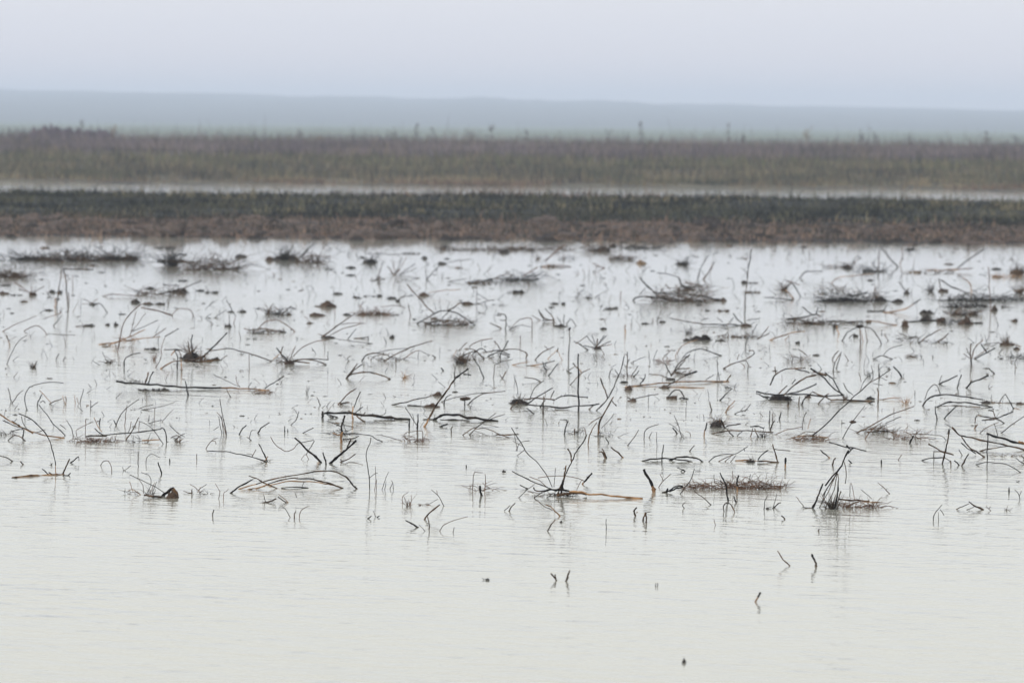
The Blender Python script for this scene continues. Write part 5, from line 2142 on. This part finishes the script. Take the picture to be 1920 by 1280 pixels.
t5 stem 1060,940w 1090,860
> bent_stem | stem | black twig bowing right, left of the knobbed slender stalk
k9 stem 173,938w 230,880 318,838
t6 fork 243,833 272,862
> thin_twig | twig | tan inverted V of twigs left of the knobbed slender stalk
s6 leg 268,932w 347,855
k8 knot 347,850 338,882
s5 leg 340,868 378,938w
> fallen_branch | twig | tan and black stick lying nearly flat, under the black bowing twig
s9 stick 138,982w 230,967
k8 stick 225,968 322,944
s6 twig 0,977w 60,965 132,950
> burnt_stick | stick | short black forked stub at the middle of the flat tan stick
k10 stub 228,950 240,990 262,1018w
k8 fork 255,955 250,985
k7 chip 212,1010 232,1018w
> burnt_stick | stick | slim stick leaning right between the forked stub and the tall upright stick
k8 - 273,1058w 310,1010 347,963
> burnt_stick | sticks | crossed brown and black twigs just behind the tall upright black stick
k9 stem 458,963 492,1002
s9 stem 488,990 522,1034w
k8 stem 413,1024w 468,992
k7 stem 438,1124w 520,1040 588,1003
> burnt_stick | stick | upright black stick with dark litter at its foot, right of the long leaning stem
k9 stick 865,878 864,980 865,1054w
k6 twig 866,960 885,930
Fk litter 800,890 1068,38 20
k7 twig 772,1012 800,1058w
> burnt_stick | stick | two short slanted sticks right of the upright stick with litter
k7 stick 893,1064w 945,983
k8 stick 912,1066w 952,1018
> burnt_stick | stick | short grey stick leaning right, left of the upright stick with litter
t8 - 728,1064w 738,1025 755,1003
> bent_stem | stem | short crooked black twig left of the branching dark bush
k9 stem 958,1117w 990,1080 1000,1044
k7 stem 958,1070 985,1085
> bent_stem | stem | short dark twig dipping right, left of the tall upright black stick
k9 - 92,1068 150,1075 212,1100w
> thin_twig | twig | faint long twig reaching right, above the upright stick with litter
t5 - 890,962w 950,935 1005,913
> fallen_branch | stick | brown elbow-shaped stick with a hooked twig at its tip, right of the dark bush
b10 stick 1586,1004w 1660,965 1757,938
k7 leg 1755,940 1770,970 1768,1025w
k8 hook 1758,930 1810,900 1817,870 1778,868
t7 sprig 1705,895 1688,935
t6 sprig 1708,952 1747,994w
> twig_mat | litter | low brown litter line with a thin hooked stem at its right, above the elbow stick
Fb twig_tangle 1550,1840 772,38 52
Cb mud 1690,772 160,22
k7 hooked_stem 1750,856w 1760,790 1800,740 1838,668
t7 stem 1855,776 1925,688
k9 limb 1838,784 1930,738
> mud_clod | clod | dark flat scrap left of the brown litter line
Ck - 1562,798 62,20
> mud_clod | clod | brown flat clod at the foot of the tall pale stalk, left side
Cb clod 1582,577 104,28
Ck clod 1466,573 46,14
> dry_tuft | tuft | faint grey sprigs above the dark humped clod
Ft blades 1270,1390 748,85 14
Ck clod 1330,745 50,12
> dry_tuft | tuft | faint sparse sprigs in the far water, centre, left of the large brush pile
Ft blades 460,620 480,70 14
Ck clod 565,478 66,14
t7 stem 818,422 815,474w
T 1440 440 4
> burnt_stick | stalks | tall angular grey stems by the far shore at right, one slanting left
t10 stem 845,98 910,170 975,243w
t7 stem 1000,98 1010,160 988,224w
t8 stem 835,108 830,245w
> brush_heap | litter | dark litter with a wavy twig, below left of the angular grey stems
Ck mud 790,280 140,38
Fk twig_tangle 670,870 284,70 50
t9 wavy_twig 238,324w 290,275 410,275
Ck clod 590,254 62,36
t7 twig 600,242 692,173
Fb twig_tangle 480,630 250,65 26
> bent_stem | stem | pale tan stem curving along the water below the dark litter with a wavy twig
s7 - 478,364w 520,325 650,305 805,294
> fallen_branch | branch | straw-coloured litter line with a pale stick slanting right, far right
t11 stick 1415,255 1500,190 1625,106
s11 limb 1195,268w 1300,265 1425,262w
t8 limb 1420,262 1535,250
Cs clod 1100,288 100,28
Fb twig_tangle 1060,1420 290,42 44
> burnt_stick | stalk | tall slender stalk standing at the far right
t8 - 1653,240 1660,350 1665,470 1670,578w
> mud_bar | litter | brown litter at the right picture edge near the far shore
Cb mud 1875,290 100,34
Fb twig_tangle 1820,1930 304,85 36
s7 twig 1675,302 1755,312w
Fs twig_tangle 1670,1850 325,36 18
> dry_tuft | tuft | brown tuft with a bent grey stem, left of the long low brush pile
Fb blades 65,175 425,110 30
b10 litter 98,412 135,400
t8 bent_stem 128,338 180,365 245,464w
s8 stem 128,410 195,485w
t7 stem 148,345 242,377
k8 flat_twig -30,470 60,475 185,492w
> brush_heap | branches | long low brush pile with several spikes, right of the brown tuft
k10 limb 375,500w 460,490 620,485 745,503w
k11 limb 608,462 745,434
Fk twig_tangle 420,770 508,105 120
Ck mound 560,506 380,44
t9 spike 806,385 800,440 768,503
Fk spikes 775,845 495,120 20
Ck clod 850,505 96,38
Fb twig_tangle 370,570 425,60 28
> mud_clod | clod | dark clod at the right end of the long low brush pile
Ck - 975,510 84,30
> thin_twig | twig | small grey V-shaped twig above the dark clod at the brush pile's right end
t8 stem 978,352 1020,400 1047,434w
k9 stem 1028,432 1058,402
Ck clod 1045,444 42,26
> brush_heap | twigs | fan of fine grey twigs with a long stem slanting down right, far right
Ft blades 1180,1270 432,90 28
k10 stub 1280,328 1290,380 1312,422
Cb clod 1310,430 64,30
t10 long_stem 1298,340 1400,400 1548,452
s8 stem 1455,318 1510,360 1527,446w
> mud_bar | litter | dark litter bars one behind the other at the far right
Ck mud 1410,490 150,28
Ck mud 1730,494 110,26
Fk twig_tangle 1335,1905 500,52 120
Ck mud 1420,545 160,26
Ck mud 1590,540 120,26
Fk twig_tangle 1345,1630 548,40 70
Ck mud 1470,606 190,26
Fk twig_tangle 1365,1560 608,56 54
Cb clod 1698,574 40,52
Ck mud 1795,549 90,26
> mud_bar | litter | pale brown litter at the right picture edge, above the dark litter bars
Cs mud 1885,424 90,22
Fk twig_tangle 1840,1930 445,80 26
> fallen_branch | branch | tan stick with a black tip rising right, above the dark log with a brown end
s10 stick 868,583w 950,575 1040,550 1092,519
k9 tip 1085,522 1145,483
k9 twig 748,573w 860,570 897,518
Ck mud 815,579 150,20
> mud_clod | clod | black humped clod just behind the dark log with a brown end
Ck - 1190,596 88,44
> charred_log | log | dark log lying flat with a rounded brown end at its left
k14 log 1050,655w 1200,642 1330,640w
Cb log_end 1030,694 58,60
Ck lump 1185,650 96,54
Cb lump 1300,660 64,48
Fk twig_tangle 1330,1510 674,66 46
Cb lump 1490,675 96,60
Ck scrap 1572,668 64,22
> mud_clod | clod | small brown clod with a peg near the right edge, right of the dark flat log
Cb clod 1850,654 48,30
k6 peg 1710,623 1726,680w
> fallen_branch | branches | long low charred branch line ending in a tan stick, left of the dark flat log
k11 limb 143,632w 250,620 350,600 405,612
Fb twig_tangle 175,440 676,88 90
Cb mound 350,670 140,44
k9 twig 258,543 332,598
k8 twig 358,602 377,543
k10 limb 445,648 600,655 705,652
s9 tan_limb 738,642 850,660 965,678w
Cb clod 748,660 42,26
Fk twig_tangle 430,720 668,40 40
> burnt_stick | stub | black and tan two-legged stub under the long low charred branch line
k9 leg 492,725w 500,688
Ck head 505,696 52,28
s8 leg 515,682 532,745w
> burnt_bush | twigs | umbrella-like spray of drooping twigs from one dark hub
Ak hub 688,698 50,30
k9 rib 557,794w 600,730 672,690
b9 post 690,690 692,846w
t8 rib 708,690 780,710 830,770 850,820w
t7 rib 608,774w 652,738
Ck clod 655,768 42,28
t7 rib 728,700 747,796w
s6 rib 695,720 715,800w
> fallen_branch | stick | bare orange-tan stick lying low, left of the umbrella-like spray
s9 stick 15,789w 100,760 180,735 278,723
s7 fork 128,789w 162,755
> mud_clod | clod | small round dark clod below the bare orange-tan stick
Ck - 225,818 34,28
> mud_clod | clod | flat scrap with a slanted twig right of the umbrella-like spray
Ck clod 873,750 56,16
t7 twig 868,745 905,794w
> fallen_branch | twigs | low grey twigs with a tan stick slanting right, right of the umbrella-like spray
t9 limb 988,738 1050,765 1122,765w
b9 tan_stick 1128,814w 1200,760 1295,708
Ft twig_tangle 990,1140 800,60 20
k10 stick 1273,804w 1320,770 1354,738
Ft twig_tangle 1205,1360 820,48 18
> dry_tuft | tuft | brown spiky tuft near the right edge with a clod at its right
Fb blades 1735,1835 830,100 32
Cb clod 1785,830 86,38
b7 twig 1618,824w 1740,805
t7 twig 1828,810 1895,838w
Cb clod 1865,864 48,28
> dry_tuft | twigs | black fan of twigs with a thick upright stem, near the right edge
k10 stem 1523,812 1520,880 1525,975w
t7 shoot 1520,930 1466,890
t7 shoot 1520,922 1488,848
t8 shoot 1530,932 1550,850 1613,788
t7 shoot 1540,932 1653,848
k11 stub 1598,818 1642,888
k9 shoot 1550,932w 1640,885 1703,848
> dry_tuft | tuft | dark twiggy tuft at the right picture edge, below the brown spiky tuft
Fk twig_tangle 1805,1930 932,80 32
k7 stem 1855,1004w 1860,940 1905,898
k7 twig 1730,892w 1765,853
Ck clod 1750,932 40,14
> dry_tuft | tuft | sparse brown tuft above the top of the wide charred pile
Fb twig_tangle 125,305 955,100 28
b8 stem 228,858 293,907
b7 stem 180,898 180,962w
Ck clod 360,908 44,20
> burnt_stick | sticks | two slim black sticks crossing side by side, right of the sparse brown tuft
k8 stick 483,938w 500,900 532,868
k8 stick 488,1028w 500,960 552,878
t8 stick 512,1002w 547,898
t7 stick 573,898 602,944w
t7 foot 488,1028w 542,1026w
> bent_stem | stem | low grey arch with a thin twig rising right, above the thick left-leaning stick
t9 arch 788,932w 850,908 934,932w
t6 twig 866,900 920,850 1015,824
> dry_tuft | tuft | flat row of tiny dark sprigs, right of the low grey arch
Fk blades 1035,1135 922,46 18
Ck clod 1090,920 90,14
k7 peg 1150,920w 1150,900
k7 peg 1235,922w 1236,902
> burnt_stick | stick | two blunt grey stubs behind the seed-headed stem's tip
t9 stub 835,1068w 830,970
t7 stub 905,1010 908,990
'''
# ------------------------------------------------------------------ build
build_terrain()
build_hills()
build_water()
build_bank_plants()
build_ploughed_clods()
build_skyline_weeds()
build_far_mound()
for _t in parse(TRACED):
    build_thing(_t)
build_litter()
build_haze()
